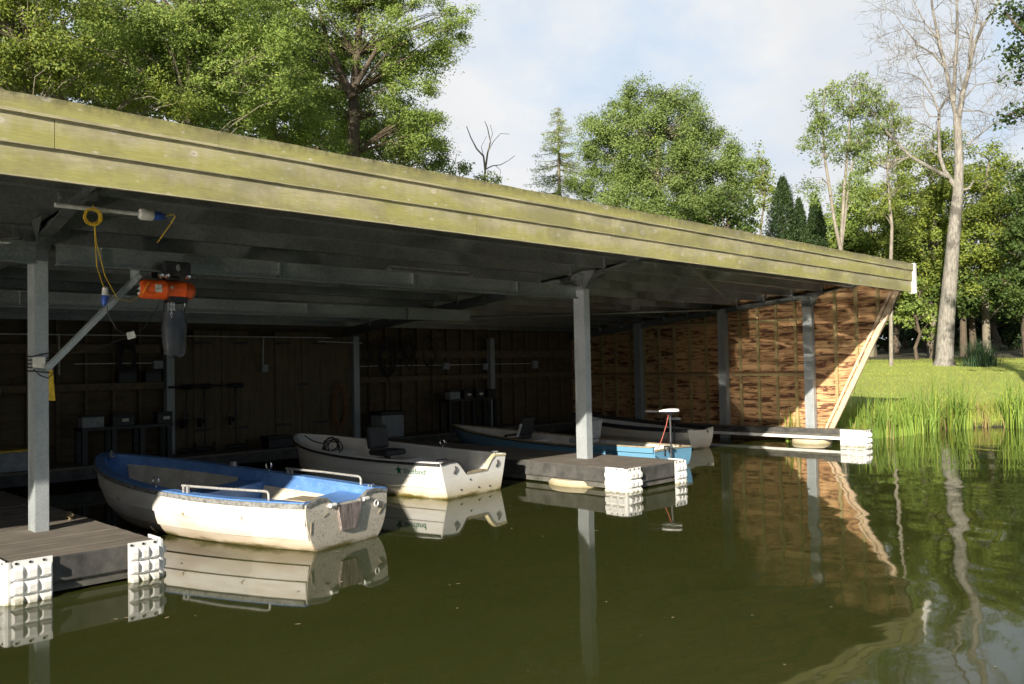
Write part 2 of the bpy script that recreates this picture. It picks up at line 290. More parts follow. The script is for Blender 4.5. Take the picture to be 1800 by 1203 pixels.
# water: murky pond
t = NT('murky_pond_water')
n1 = t.noise(t.coords((1.0, 1.0, 1)), 0.8, 1, 0.4, 0.5); n2 = t.noise(t.coords((0.8, 1.3, 1), loc=(3, 7, 0)), 2.6, 2, 0.5, 0.4)
n3 = t.noise(t.coords(loc=(1, 4, 0)), 0.16, 2)
rip = t.n('ShaderNodeMath', operation='MULTIPLY_ADD'); t.l(n2, rip.inputs[0]); rip.inputs[1].default_value = 0.11; t.l(n1, rip.inputs[2])
xs = t.n('ShaderNodeSeparateXYZ'); t.l(t.co.outputs['Object'], xs.inputs[0])
sm = t.n('ShaderNodeMath', operation='SUBTRACT'); t.l(xs.outputs['X'], sm.inputs[0]); t.l(xs.outputs['Y'], sm.inputs[1])
mr = t.n('ShaderNodeMapRange'); mr.inputs['From Min'].default_value = -4.0; mr.inputs['From Max'].default_value = 5.0; mr.inputs['To Min'].default_value = 0.12; mr.inputs['To Max'].default_value = 1.0
t.l(sm.outputs[0], mr.inputs['Value'])
am = t.n('ShaderNodeMath', operation='MULTIPLY'); t.l(mr.outputs[0], am.inputs[0]); t.l(t.ramp(n3, (0.3, 0.45), (0.7, 1.0)), am.inputs[1])
mr2 = t.n('ShaderNodeMapRange'); mr2.inputs['From Min'].default_value = 7.5; mr2.inputs['From Max'].default_value = 3.5; mr2.inputs['To Min'].default_value = 0.2; mr2.inputs['To Max'].default_value = 1.0; t.l(xs.outputs['Y'], mr2.inputs['Value'])
am2 = t.n('ShaderNodeMath', operation='MULTIPLY'); t.l(am.outputs[0], am2.inputs[0]); t.l(mr2.outputs[0], am2.inputs[1]); am = am2
hh = t.n('ShaderNodeMath', operation='MULTIPLY'); t.l(rip.outputs[0], hh.inputs[0]); t.l(am.outputs[0], hh.inputs[1])
t.bump(hh.outputs[0], 1.0, 0.024)
mk = t.noise(t.coords((1, 1, 1)), 0.5, 4)
t.base(t.ramp(mk, (0.3, (0.034, 0.040, 0.009)), (0.7, (0.042, 0.047, 0.012)))); t.rough(0.035); t.b.inputs['IOR'].default_value = 1.333
MATS['water'] = t.m
# ground: mown lawn, litter brown painting in the wood's shade, mud by the water
t = NT('lawn_and_bank'); n = t.noise(t.coords(), 0.6, 5, 0.6); nf = t.noise(t.coords(), 9, 6, 0.7); ng = t.noise(t.coords(), 60, 3, 0.7)
c = t.mix(0.5, t.ramp(n, (0.3, (0.27, 0.34, 0.055)), (0.7, (0.40, 0.44, 0.09))), t.ramp(nf, (0.3, (0.24, 0.32, 0.05)), (0.72, (0.43, 0.46, 0.11))))
c = t.mix(0.25, c, t.ramp(ng, (0.3, (0.20, 0.27, 0.04)), (0.7, (0.44, 0.46, 0.13))))
zr = t.n('ShaderNodeMapRange'); zr.inputs['From Min'].default_value = 0.16; zr.inputs['From Max'].default_value = 0.02; t.l(t.z(), zr.inputs['Value'])
c = t.mix(zr.outputs[0], c, (0.045, 0.04, 0.02)); dv = t.n('ShaderNodeVectorMath', operation='DISTANCE'); t.l(t.co.outputs['Object'], dv.inputs[0]); dv.inputs[1].default_value = (24.0, 6.5, 1.0)
lt = t.n('ShaderNodeMapRange'); lt.inputs['From Min'].default_value = 23.0; lt.inputs['From Max'].default_value = 27.0; t.l(mth('MULTIPLY_ADD', n, 6.0, dv.outputs['Value']), lt.inputs['Value'])
c = t.mix(lt.outputs[0], c, t.ramp(nf, (0.3, (0.035, 0.035, 0.012)), (0.7, (0.085, 0.075, 0.03))))
t.base(c); t.rough(0.95); t.bump(t.mix(0.5, nf, ng), 0.9, 0.05); MATS['ground'] = t.m

M = lambda k: MATS[k]
# ------------------------------------------------------------------ mesh helpers
class MB:
    def __init__(s): s.v = []; s.f = []
    def add(s, vs, fs):
        o = len(s.v); s.v.extend([tuple(p) for p in vs]); s.f.extend([tuple(i + o for i in f) for f in fs]); return s
    def box(s, lo, hi):
        (x0, y0, z0), (x1, y1, z1) = lo, hi
        return s.add([(x0, y0, z0), (x1, y0, z0), (x1, y1, z0), (x0, y1, z0), (x0, y0, z1), (x1, y0, z1), (x1, y1, z1), (x0, y1, z1)],
                     [(3, 2, 1, 0), (4, 5, 6, 7), (0, 1, 5, 4), (1, 2, 6, 5), (2, 3, 7, 6), (3, 0, 4, 7)])
    def bar(s, p, q, w, h, up=(0, 0, 1)):
        p = Vector(p); q = Vector(q); d = (q - p).normalized(); up = Vector(up)
        a = d.cross(up)
        if a.length < 1e-4: a = d.cross(Vector((1, 0, 0)))
        a.normalize(); b = a.cross(d)
        a = a * w / 2; b = b * h / 2
        vs = [p - a - b, p + a - b, p + a + b, p - a + b, q - a - b, q + a - b, q + a + b, q - a + b]
        return s.add(vs, [(0, 3, 2, 1), (4, 5, 6, 7), (0, 1, 5, 4), (1, 2, 6, 5), (2, 3, 7, 6), (3, 0, 4, 7)][::1])
    def tube(s, pts, r, n=8, closed=False, cap=True):
        pts = [Vector(p) for p in pts]; m = len(pts); rs = r if isinstance(r, (list, tuple)) else [r] * m
        prev = None; rings = []
        for i, p in enumerate(pts):
            if closed: d = pts[(i + 1) % m] - pts[i - 1]
            else: d = pts[min(i + 1, m - 1)] - pts[max(i - 1, 0)]
            if d.length < 1e-9: d = Vector((0, 0, 1))
            d.normalize()
            if prev is None:
                a = d.cross(Vector((0, 0, 1)))
                if a.length < 1e-3: a = d.cross(Vector((1, 0, 0)))
            else: a = prev - d * prev.dot(d)
            a.normalize(); prev = a; b = d.cross(a)
            rings.append([p + (a * math.cos(2 * math.pi * k / n) + b * math.sin(2 * math.pi * k / n)) * rs[i] for k in range(n)])
        fs = []; R = m if closed else m - 1
        for i in range(R):
            j = (i + 1) % m
            for k in range(n):
                fs.append((i * n + k, i * n + (k + 1) % n, j * n + (k + 1) % n, j * n + k))
        if cap and not closed: fs += [tuple(range(n))[::-1], tuple((m - 1) * n + k for k in range(n))]
        return s.add([q for r_ in rings for q in r_], fs)
    def lathe(s, prof, org=(0, 0, 0), axis=(0, 0, 1), n=20):
        org = Vector(org); ax = Vector(axis).normalized(); a = ax.orthogonal().normalized(); b = ax.cross(a)
        vs = []; fs = []
        for (r, h) in prof:
            for k in range(n):
                th = 2 * math.pi * k / n; vs.append(org + ax * h + (a * math.cos(th) + b * math.sin(th)) * r)
        m = len(prof)
        for i in range(m - 1):
            for k in range(n): fs.append((i * n + k, i * n + (k + 1) % n, (i + 1) * n + (k + 1) % n, (i + 1) * n + k))
        fs += [tuple(range(n))[::-1], tuple((m - 1) * n + k for k in range(n))]
        return s.add(vs, fs)
    def prism(s, poly, org, ux, uy, depth):
        org = Vector(org); ux = Vector(ux); uy = Vector(uy); nz = ux.cross(uy).normalized() * depth
        m = len(poly); vs = [org + ux * a + uy * b for a, b in poly]; vs += [p + nz for p in vs]
        fs = [tuple(range(m))[::-1], tuple(range(m, 2 * m))] + [(i, (i + 1) % m, m + (i + 1) % m, m + i) for i in range(m)]
        return s.add(vs, fs)
    def grid(s, rows, closed=False):
        n = len(rows[0]); fs = []
        for i in range(len(rows) - 1):
            for k in range(n if closed else n - 1):
                fs.append((i * n + k, i * n + (k + 1) % n, (i + 1) * n + (k + 1) % n, (i + 1) * n + k))
        return s.add([p for r in rows for p in r], fs)
    def build(s, name, mat, parent=None, smooth=None, bevel=0.0):
        me = bpy.data.meshes.new(name); me.from_pydata([tuple(p) for p in s.v], [], s.f); me.update()
        if mat: me.materials.append(mat)
        import bmesh
        bm = bmesh.new(); bm.from_mesh(me); bmesh.ops.recalc_face_normals(bm, faces=bm.faces); bm.to_mesh(me); bm.free()
        if smooth is not None:
            me.polygons.foreach_set('use_smooth', [True] * len(me.polygons)); me.set_sharp_from_angle(angle=rad(smooth))
        o = bpy.data.objects.new(name, me); COL.objects.link(o)
        if parent: attach(o, parent)
        if bevel:
            b = o.modifiers.new('bevel', 'BEVEL'); b.width = bevel; b.segments = 2; b.limit_method = 'ANGLE'; b.angle_limit = rad(40)
        return o
INV = {}
def attach(o, parent):
    o.parent = parent
    r = parent
    if r.name in INV: o.matrix_parent_inverse = INV[r.name]
def thing(name, label, cat, loc=(0, 0, 0), group=None, rotz=None):
    """An Empty at the thing's base. rotz=None: children are given in world coordinates; else in the thing's own frame."""
    o = bpy.data.objects.new(name, None); COL.objects.link(o); o.location = loc; o.empty_display_size = 0.2
    o['label'] = label; o['category'] = cat
    if group: o['group'] = group
    if rotz is None: INV[o.name] = Matrix.Translation(-Vector(loc))
    else: o.rotation_euler = (0, 0, rotz)
    return o
def tag(o, label, cat, group=None):
    o['label'] = label; o['category'] = cat
    if group: o['group'] = group
    return o
def kids(o): return [c for c in COL.objects if c.parent == o]
def copy_thing(root, loc, label, rotz=None):
    m = {}
    def rec(o, p):
        c = o.copy(); COL.objects.link(c)
        if p is not None: c.parent = p
        for k in kids(o): rec(k, c)
        return c
    r = rec(root, None); r.location = loc; r['label'] = label
    if rotz is not None: r.rotation_euler = (0, 0, rotz)
    return r
def sag(p, q, s, n=14):
    p = Vector(p); q = Vector(q); return [p.lerp(q, i / n) + Vector((0, 0, -4 * s * (i / n) * (1 - i / n))) for i in range(n + 1)]
def ring(c, r, n=28, axis='y', squash=1.0, jit=0.0, rng=None):
    out = []
    for k in range(n):
        a = 2 * math.pi * k / n; rr = r * (1 + (rng.uniform(-jit, jit) if rng else 0))
        u, w = rr * math.cos(a), rr * math.sin(a) * squash
        out.append(Vector(c) + (Vector((u, 0, w)) if axis == 'y' else Vector((0, u, w))))
    return out
def text_mesh(txt, size, mat, org, right, up, parent, name='lettering', shear=0.0, depth=0.001, bold=0.0):
    cu = bpy.data.curves.new(name, 'FONT'); cu.body = txt; cu.size = size; cu.shear = shear; cu.extrude = depth; cu.offset = bold
    cu.align_x = 'LEFT'
    tmp = bpy.data.objects.new(name + '_tmp', cu); COL.objects.link(tmp); bpy.context.view_layer.update()
    me = bpy.data.meshes.new_from_object(tmp.evaluated_get(bpy.context.evaluated_depsgraph_get()))
    bpy.data.objects.remove(tmp)
    r = Vector(right).normalized(); u = Vector(up); u = (u - r * u.dot(r)).normalized(); n = r.cross(u)
    mt = Matrix((( r.x, u.x, n.x, org[0]), (r.y, u.y, n.y, org[1]), (r.z, u.z, n.z, org[2]), (0, 0, 0, 1)))
    me.transform(mt); me.materials.clear(); me.materials.append(mat)
    o = bpy.data.objects.new(name, me); COL.objects.link(o); attach(o, parent); return o

# ------------------------------------------------------------------ terrain and water
LAKE = np.array([(18.25, 16.0), (18.3, 9.6), (19.0, 8.7), (19.9, 8.3), (21.7, 8.0), (23.6, 7.6), (24.6, 6.2), (26, 2), (31, -8), (42, -25), (30, -55), (-10, -62),
                 (-50, -45), (-60, -15), (-40, 2), (-14, 12), (-8, 16.0)], float)
def lake_sd(x, y):
    """signed distance to the shore, positive on land"""
    x = np.asarray(x, float); y = np.asarray(y, float)
    d = np.full(x.shape, 1e9); inside = np.zeros(x.shape, bool)
    n = len(LAKE)
    for i in range(n):
        a = LAKE[i]; b = LAKE[(i + 1) % n]; ex, ey = b - a
        tt = np.clip(((x - a[0]) * ex + (y - a[1]) * ey) / (ex * ex + ey * ey), 0, 1)
        d = np.minimum(d, np.hypot(x - a[0] - tt * ex, y - a[1] - tt * ey))
        c = ((a[1] > y) != (b[1] > y)) & (x < (b[0] - a[0]) * (y - a[1]) / (b[1] - a[1] + 1e-12) + a[0])
        inside ^= c
    return np.where(inside, -d, d)
def ground_z(x, y):
    s = lake_sd(x, y)
    bank = 0.26 * np.clip((s + 0.12) / 0.55, 0, 1) ** 0.7
    rise = 1.45 * (1 - np.exp(-np.clip(s, 0, None) / 11.0)) + 0.022 * np.clip(s - 14, 0, None)
    wob = 0.035 * np.sin(x * 0.9 + 1.3) * np.cos(y * 0.7) * np.clip(s / 3, 0, 1)
    under = np.clip(s, -3, 0) * 0.45
    return bank + rise + wob + under
def gz(x, y): return float(ground_z(np.array([x]), np.array([y]))[0])
def axis(c, fine, n, far):
    u = np.linspace(-1, 1, n); k = 4.2
    return c + np.sign(u) * (np.sinh(np.abs(u) * k) / np.sinh(k)) * far
gx = axis(23.0, 0, 300, 420.0); gy = axis(8.0, 0, 300, 420.0)
X, Y = np.meshgrid(gx, gy); Z = ground_z(X, Y)
def mesh_np(name, verts, faces, mat, smooth=True):
    me = bpy.data.meshes.new(name); nv = len(verts); k = faces.shape[1]; nf = len(faces)
    me.vertices.add(nv); me.vertices.foreach_set('co', np.ascontiguousarray(verts, np.float32).ravel())
    me.loops.add(nf * k); me.loops.foreach_set('vertex_index', np.ascontiguousarray(faces, np.int32).ravel())
    me.polygons.add(nf); me.polygons.foreach_set('loop_start', np.arange(0, nf * k, k, dtype=np.int32))
    if smooth: me.polygons.foreach_set('use_smooth', np.ones(nf, bool))
    me.update(calc_edges=True); me.validate()
    if mat: me.materials.append(mat)
    return me
ny, nx = X.shape
idx = np.arange(ny * nx).reshape(ny, nx)
F4 = np.stack([idx[:-1, :-1], idx[:-1, 1:], idx[1:, 1:], idx[1:, :-1]], -1).reshape(-1, 4)
g = bpy.data.objects.new('ground', mesh_np('ground', np.stack([X, Y, Z], -1).reshape(-1, 3), F4, M('ground'))); COL.objects.link(g); g['kind'] = 'structure'
wm = MB(); wm.add([(-70, -70, 0), (60, -70, 0), (60, 20, 0), (-70, 20, 0)], [(0, 1, 2, 3)]); w = wm.build('water', M('water')); w['kind'] = 'structure'

# ------------------------------------------------------------------ boathouse
rng = random.Random(4)
def zr(y): return 3.62 - 0.085 * (y - 6.4)
XW = 18.0; YB = 15.6; XL = -5.6
bh = thing('boathouse', 'long open fronted boathouse with mossy timber fascia and steel posts', 'boathouse', (10.4, 11.0, 0.0))
# fascia
f = MB()
for (z0, z1, yf, starts) in ((3.16, 3.405, 6.425, (-6.0, -1.2, 5.95, 10.6, 15.0)), (3.382, 3.615, 6.402, (-6.0, 1.93, 8.2, 13.7)), (3.592, 3.725, 6.379, (-6.0, 3.13, 9.4, 13.0))):
    ends = list(starts[1:]) + [18.02]
    for a, b in zip(starts, ends):
        n = max(2, int((b - a) / 0.25)); jz = rng.uniform(-0.002, 0.002); rows = []
        top = z1 > 3.7
        for i in range(n + 1):
            x = a + 0.0025 + (b - a - 0.005) * i / n
            wz = rng.uniform(-0.005, 0.006) if top else 0.0; wb = rng.uniform(-0.0012, 0.0012)
            rows.append([(x, yf + wb, z0 + jz + wb), (x, yf + wb, z1 + jz + wz), (x, yf + 0.03, z1 + jz + wz), (x, yf + 0.03, z0 + jz + wb)])
        f.grid(rows, closed=True); m = len(f.v)
        f.f.append((m - 4, m - 3, m - 2, m - 1)); m0 = m - 4 * (n + 1); f.f.append((m0 + 3, m0 + 2, m0 + 1, m0))
fa = f.build('fascia', M('fascia'), bh)
f = MB().box((18.022, 6.355, 3.125), (18.118, 6.47, 3.742)); f.build('end_trim', M('white_painted_trim'), bh, bevel=0.004)
f = MB().box((18.06, 6.47, 3.12), (18.10, 15.7, 3.26))
f.v = [(x, y, z + (zr(y) - zr(6.47)) + 0.24) for x, y, z in f.v]; f.build('barge_board', M('white_painted_trim'), bh)
# roof sheet: ribbed steel below, membrane above
f = MB(); xs_ = []
x = -5.95
while x < 18.05:
    xs_ += [(x, 0.0), (x + 0.03, 0.032), (x + 0.07, 0.032), (x + 0.10, 0.0)]; x += 0.333
xs_ = [q for q in xs_ if q[0] < 18.0] + [(18.055, 0.0)]
f.grid([[(x, y, zr(y) + dz) for x, dz in xs_] for y in (6.456, 15.75)]); f.build('roof_sheet', M('roof'), bh)
f = MB().box((-5.98, 6.456, 0), (18.055, 15.8, 0.03)); f.v = [(x, y, z + zr(y) + 0.05) for x, y, z in f.v]; f.build('roof_covering', M('roof_top_membrane'), bh)
f = MB().box((-5.95, 6.458, 3.52), (18.018, 6.50, 3.62)); f.build('eave_beam', M('galv'), bh)
# purlins (cold rolled Z sections) along the shed
py = [6.82, 7.60, 8.24, 8.93, 9.62, 10.31, 11.0, 11.69, 12.38, 13.07, 13.76, 14.45, 15.14]
for k, y in enumerate(py):
    zt = zr(y) - 0.004; zb = zt - 0.165
    prof = [(-0.055, 0), (0.004, 0), (0.004, -0.161), (0.055, -0.161), (0.055, -0.148), (0.059, -0.148), (0.059, -0.165), (0, -0.165), (0, -0.004), (-0.055, -0.004)]
    f = MB().prism(prof, (-5.55, y, zt), (0, 1, 0), (0, 0, 1), 23.5)
    f.build('purlin', M('galv'), bh)
# rafters with tapering front end
for xr in (-5.45, 2.567, 10.35, 17.86):
    f = MB(); w = 0.01
    poly = [(6.52, zr(6.52) - 0.175), (8.66, zr(8.66) - 0.172), (15.5, zr(15.5) - 0.172), (15.5, zr(15.5) - 0.36), (8.62, 3.16), (7.62, 3.385), (6.52, 3.425)]
    f.prism(poly, (xr - w / 2, 0, 0), (0, 1, 0), (0, 0, 1), w)
    for (a, b) in (((15.5, zr(15.5) - 0.36), (8.62, 3.16)), ((8.62, 3.16), (7.62, 3.385)), ((7.62, 3.385), (6.52, 3.425))):
        f.bar((xr, a[0], a[1]), (xr, b[0], b[1]), 0.12, 0.012)
    for y in py[:-1]:
        if 6.9 < y: f.box((xr - 0.055, y - 0.012, zr(y) - 0.24), (xr + 0.055, y - 0.001, zr(y) - 0.02))
        for dz in (0.06, 0.14): f.lathe([(0.012, 0), (0.012, 0.012)], (xr - 0.03, y - 0.012, zr(y) - dz), (0, -1, 0), 6)
    f.build('rafter', M('galv'), bh)
# posts
def post(x0, y0, wx, wy, zb, zt, mat='zinc'):
    f = MB().box((x0, y0, zb), (x0 + wx, y0 + wy, zt))
    f.box((x0 - 0.005, y0 + 0.002, zb), (x0 - 0.0002, y0 + 0.026, zt - .01)); f.box((x0 - 0.005, y0 + wy - 0.026, zb), (x0 - 0.0002, y0 + wy - .002, zt - .01))
    return f.build('post', M(mat), bh, bevel=0.006)
def post_head(p, x0, y0, wx, wy, zt):
    f = MB()
    f.prism([(-0.02, 0), (wy + 0.02, 0), (wy + 0.02, 0.24), (0.03, 0.30), (-0.26, 0.30)], (x0 - 0.014, y0, zt - 0.26), (0, 1, 0), (0, 0, 1), 0.008)
    f.prism([(-0.02, 0), (wx + 0.02, 0), (wx + 0.16, 0.17), (wx + 0.16, 0.22), (-0.16, 0.22), (-0.16, 0.17)], (x0, y0 - 0.006, zt - 0.24), (1, 0, 0), (0, 0, 1), 0.008)
    for dy in (0.05, wy - 0.05):
        for dz in (0.06, 0.16): f.lathe([(0.018, 0), (0.018, 0.016)], (x0 - 0.014, y0 + dy, zt - 0.26 + dz), (-1, 0, 0), 6)
    for dx in (0.04, wx - 0.03): f.lathe([(0.018, 0), (0.018, 0.02)], (x0 + dx, y0 - 0.014, zt - 0.1), (0, -1, 0), 6)
    f.build('head_bracket', M('galv'), p)
PL = post(2.50, 8.90, 0.122, 0.20, -1.2, 3.24); post_head(PL, 2.50, 8.90, 0.122, 0.20, 3.24)
PM = post(10.28, 8.64, 0.14, 0.215, -1.2, 3.24); post_head(PM, 10.28, 8.64, 0.14, 0.215, 3.24)
PR = post(17.76, 8.46, 0.135, 0.205, -1.2, 3.24); post_head(PR, 17.76, 8.46, 0.135, 0.205, 3.24)
post(17.78, 10.62, 0.16, 0.20, -1.2, 3.06); post(17.78, 13.1, 0.15, 0.2, -1.2, 2.85); post(-5.5, 8.8, 0.14, 0.2, -1.2, 3.2)
for x in (-1.5, 2.5, 6.46, 10.5, 14.55): post(x, 15.28, 0.14, 0.14, -1.2, zr(15.3) - 0.36)
# crane rails
def ibeam(x0, x1, y, zb, h, w, name='crane_beam'):
    f = MB(); f.box((x0, y - w / 2, zb), (x1, y + w / 2, zb + 0.012)).box((x0, y - w / 2, zb + h - 0.012), (x1, y + w / 2, zb + h)).box((x0, y - 0.005, zb + 0.0122), (x1, y + 0.005, zb + h - 0.0122))
    for x in np.arange(x0 + 0.4, x1, 1.95): f.box((x, y - w / 2 + 0.004, zb + 0.0124), (x + 0.008, y - 0.0052, zb + h - 0.0124))
    return f.build(name, M('galv'), bh)
ibeam(2.66, 10.275, 8.80, 2.85, 0.205, 0.11); ibeam(-5.36, 2.485, 8.80, 2.85, 0.205, 0.11); ibeam(2.62, 10.3, 11.35, 2.62, 0.2, 0.11)
f = MB().bar((2.58, 8.815, 1.86), (3.44, 8.80, 2.80), 0.05, 0.085, (0, 1, 0)); f.bar((3.40, 8.80, 2.70), (3.40, 8.80, 2.852), 0.085, 0.014, (0, 1, 0))
f.lathe([(0.014, 0), (0.014, 0.02)], (3.40, 8.76, 2.74), (0, -1, 0), 6); f.build('knee_brace', M('zinc'), bh)
f = MB().bar((11.03, 7.25, zr(7.25) - 0.19), (15.96, 9.47, zr(9.47) - 0.19), 0.045, 0.045)
f.build('roof_brace', M('galv'), bh)
f = MB().tube([(10.6, 13.9, zr(13.9) - 0.2), (17.8, 10.75, zr(10.75) - 0.2)], 0.028, 8); f.build('roof_brace', M('galv'), bh)
# end wall, boards lying along it, raked front edge
def yedge(z): return 6.73 + (3.18 - z) / 2.88 * 1.47
ew = MB(); z = 0.06; i = 0
while z < 3.5:
    z1 = min(z + 0.168, 3.55); y0a, y0b = yedge(z), yedge(z1); y1 = min(YB, 6.4 + (zr(6.4) - 0.03 - z1) / 0.085)
    if y1 > y0a + 0.2:
        j = rng.uniform(0, 0.006); zt = z1 - 0.009
        ew.add([(XW + j, y0a, z), (XW + j, y1, z), (XW + j, y1, zt), (XW + j, y0b, zt), (XW + 0.028, y0a, z), (XW + 0.028, y1, z), (XW + 0.028, y1, zt), (XW + 0.028, y0b, zt)],
               [(0, 3, 2, 1), (4, 5, 6, 7), (0, 1, 5, 4), (1, 2, 6, 5), (2, 3, 7, 6), (3, 0, 4, 7)])
    z = z1
ewall = ew.build('end_wall', M('larch'), bh)
f = MB().prism([(yedge(-0.4), -0.4), (YB, -0.4), (YB, zr(YB) + 0.03), (6.62, zr(6.62) + 0.03), (6.62, 3.2)], (XW + 0.032, 0, 0), (0, 1, 0), (0, 0, 1), 0.02); f.build('outer_cladding', M('stud_timber'), ewall)
yb = 7.1
while yb < 15.4:
    zlo = 0.3 if yb > 8.25 else 0.3 + (8.25 - yb) / 1.47 * 2.88
    zt_ = zr(yb) - 0.18
    if abs(yb - 8.56) > 0.14 and abs(yb - 10.72) > 0.14:
        segs = [(zlo, zt_)]
        if 8.6 < yb: segs = [(zlo, 1.455), (1.56, 2.70), (2.79, zt_)]
        f = MB()
        for a, b in segs:
            if b - a > 0.05: f.box((17.95, yb - 0.031, a), (17.9985, yb + 0.031, b))
        if f.v: f.build('batten', M('treated_batten'), ewall)
    yb += 0.462
f = MB().box((17.952, 8.665, 0.3), (17.998, 8.735, 3.2)); f.build('batten', M('treated_batten'), ewall)
for zc in (1.51, 2.745):
    for (ya, yb_) in ((8.68, 10.6), (10.83, 13.08), (13.32, 15.5)):
        f = MB().box((17.945, ya, zc - 0.05), (17.9982, yb_, zc + 0.008)); f.build('rail', M('treated_batten'), ewall)
        f = MB().box((17.962, ya, zc + 0.0085), (17.9982, yb_, zc + 0.048)); f.build('rail', M('brown_box'), ewall)  # dark strip standing in for the shadow gap above the rail
f = MB().bar((17.985, yedge(0.25) - 0.02, 0.25), (17.985, yedge(3.3) - 0.02, 3.3), 0.10, 0.055, (1, 0, 0)); f.build('raked_edge_board', M('pale_batten'), ewall)
f = MB().bar((17.972, yedge(0.28) + 0.10, 0.28), (17.972, yedge(3.2) + 0.10, 3.2), 0.05, 0.045, (1, 0, 0)); f.build('raked_batten', M('pale_batten'), ewall)
# back wall
f = MB(); z = -0.2
while z < zr(YB) - 0.03:
    z1 = z + 0.19; j = rng.uniform(0, 0.006); f.box((XL, YB + j, z), (XW + 0.03, YB + 0.03, min(z1, zr(YB) + 0.01) - 0.004)); z = z1
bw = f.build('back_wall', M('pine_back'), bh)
f = MB().box((XL - 0.05, YB + 0.032, -0.5), (XW + 0.05, YB + 0.06, zr(YB) + 0.04)); f.build('outer_cladding', M('stud_timber'), bw)
x = -5.3
while x < 17.9:
    if not (6.5 < x < 10.6):
        f = MB().box((x - 0.025, YB - 0.09, 0.3), (x + 0.025, YB - 0.002, zr(YB) - 0.06)); f.build('stud', M('stud_timber'), bw)
    x += 0.455
for (a, b, z0, z1, dp) in ((-5.4, 2.4, 1.52, 1.64, .10), (2.7, 6.42, 1.52, 1.64, .20), (10.7, 14.5, 1.50, 1.62, .16), (14.72, 17.75, 1.50, 1.62, .16), (10.7, 17.7, 2.02, 2.2, .11), (2.7, 6.4, 2.16, 2.32, .11)):
    f = MB().box((a, YB - 0.09 - dp, z0), (b, YB - 0.092, z1)); f.build('shelf_rail', M('stud_timber'), bw)
# left end wall
f = MB()
z = -0.2
while z < 3.6:
    y1 = min(YB, 6.4 + (zr(6.4) - 0.03 - z - 0.19) / 0.085)
    if y1 > yedge(z) + .2: f.box((XL - 0.03, yedge(z), z), (XL, y1, z + 0.186))
    z += 0.19
lw = f.build('end_wall', M('larch'), bh)
f = MB().prism([(yedge(-0.4), -0.4), (YB, -0.4), (YB, zr(YB) + 0.03), (6.62, zr(6.62) + 0.03), (6.62, 3.2)], (XL - 0.06, 0, 0), (0, 1, 0), (0, 0, 1), 0.02); f.build('outer_cladding', M('stud_timber'), lw)
# boarded store front with two pairs of doors in the middle of the back
f = MB(); x = 6.62
while x < 10.48:
    x1 = min(x + 0.145, 10.48); dz = rng.uniform(0, 0.005)
    f.box((x + 0.002, 15.36 + dz, 0.30), (x1 - 0.002, 15.38, zr(15.4) - 0.36)); x = x1
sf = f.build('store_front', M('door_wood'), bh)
for (a, b) in ((6.98, 7.52), (7.53, 8.07), (8.66, 9.25), (9.26, 9.85)):
    f = MB(); n = 4
    for k in range(n):
        xa = a + (b - a) * k / n; xb = a + (b - a) * (k + 1) / n
        f.box((xa + 0.003, 15.325 + rng.uniform(0, .004), 0.42), (xb - 0.003, 15.352, 2.58))
    d = f.build('door', M('door_wood'), bh)
    left = abs(a - 6.98) < .01 or abs(a - 8.66) < .01
    for zz_ in (2.35, 0.72):
        f = MB(); s = 1 if left else -1; xo = a + 0.01 if left else b - 0.01
        f.prism([(0, -0.03), (0.33, -0.012), (0.33, 0.012), (0, 0.03)] if s > 0 else [(0, 0.03), (-0.33, 0.012), (-0.33, -0.012), (0, -0.03)], (xo, 15.316, zz_), (1, 0, 0), (0, 0, 1), -0.005)
        f.build('hinge', M('black_plastic'), d)
    if abs(a - 9.26) < .01:
        f = MB().box((a - 0.09, 15.31, 1.49), (a + 0.12, 15.3205, 1.54)); f.build('bolt', M('black_plastic'), d)
# electrics on the back wall
f = MB().tube([(2.6, 15.27, 2.47), (9.95, 15.27, 2.47)], 0.012, 6)
f.tube([(8.37, 15.262, 2.47), (8.37, 15.3, 1.93)], 0.011, 6).tube([(4.66, 15.27, 2.47), (4.66, 15.27, 1.8)], 0.011, 6).tube([(3.6, 15.27, 2.47), (3.6, 15.27, 1.75)], 0.011, 6)
f.tube([(4.9, 15.28, 1.98), (6.4, 15.28, 1.98)], 0.01, 6).tube([(10.7, 15.36, 1.86), (16.1, 15.36, 1.86)], 0.01, 6)
f.tube([(9.6, 15.25, 2.39), (10.7, 15.25, 2.36)], 0.012, 6)
f.build('conduit', M('white_conduit'), bh)
for (x, z, w, h) in ((8.37, 1.85, .13, .15), (3.6, 1.67, .16, .16), (3.72, 1.55, .13, .1), (6.28, 1.95, .16, .14), (13.05, 1.83, .16, .16), (14.32, 1.8, .13, .16), (16.1, 1.83, .16, .2)):
    f = MB().box((x - w / 2, 15.2, z - h / 2), (x + w / 2, 15.29, z + h / 2)); f.build('socket_box', M('grey_box_plastic'), bh, bevel=0.006)
# walkway along the back of the shed
f = MB(); y = 14.62
while y < 15.55:
    f.box((XL + 0.02, y, 0.285), (17.55, y + 0.135, 0.318)); y += 0.14
wk = thing('walkway', 'dark timber walkway along the back wall inside the boathouse', 'walkway', (6.0, 15.1, 0.0))
f.build('deck', M('deck'), wk); f = MB().box((XL + 0.03, 14.64, 0.1), (17.54, 14.69, 0.284)); f.build('edge_beam', M('skirt'), wk)

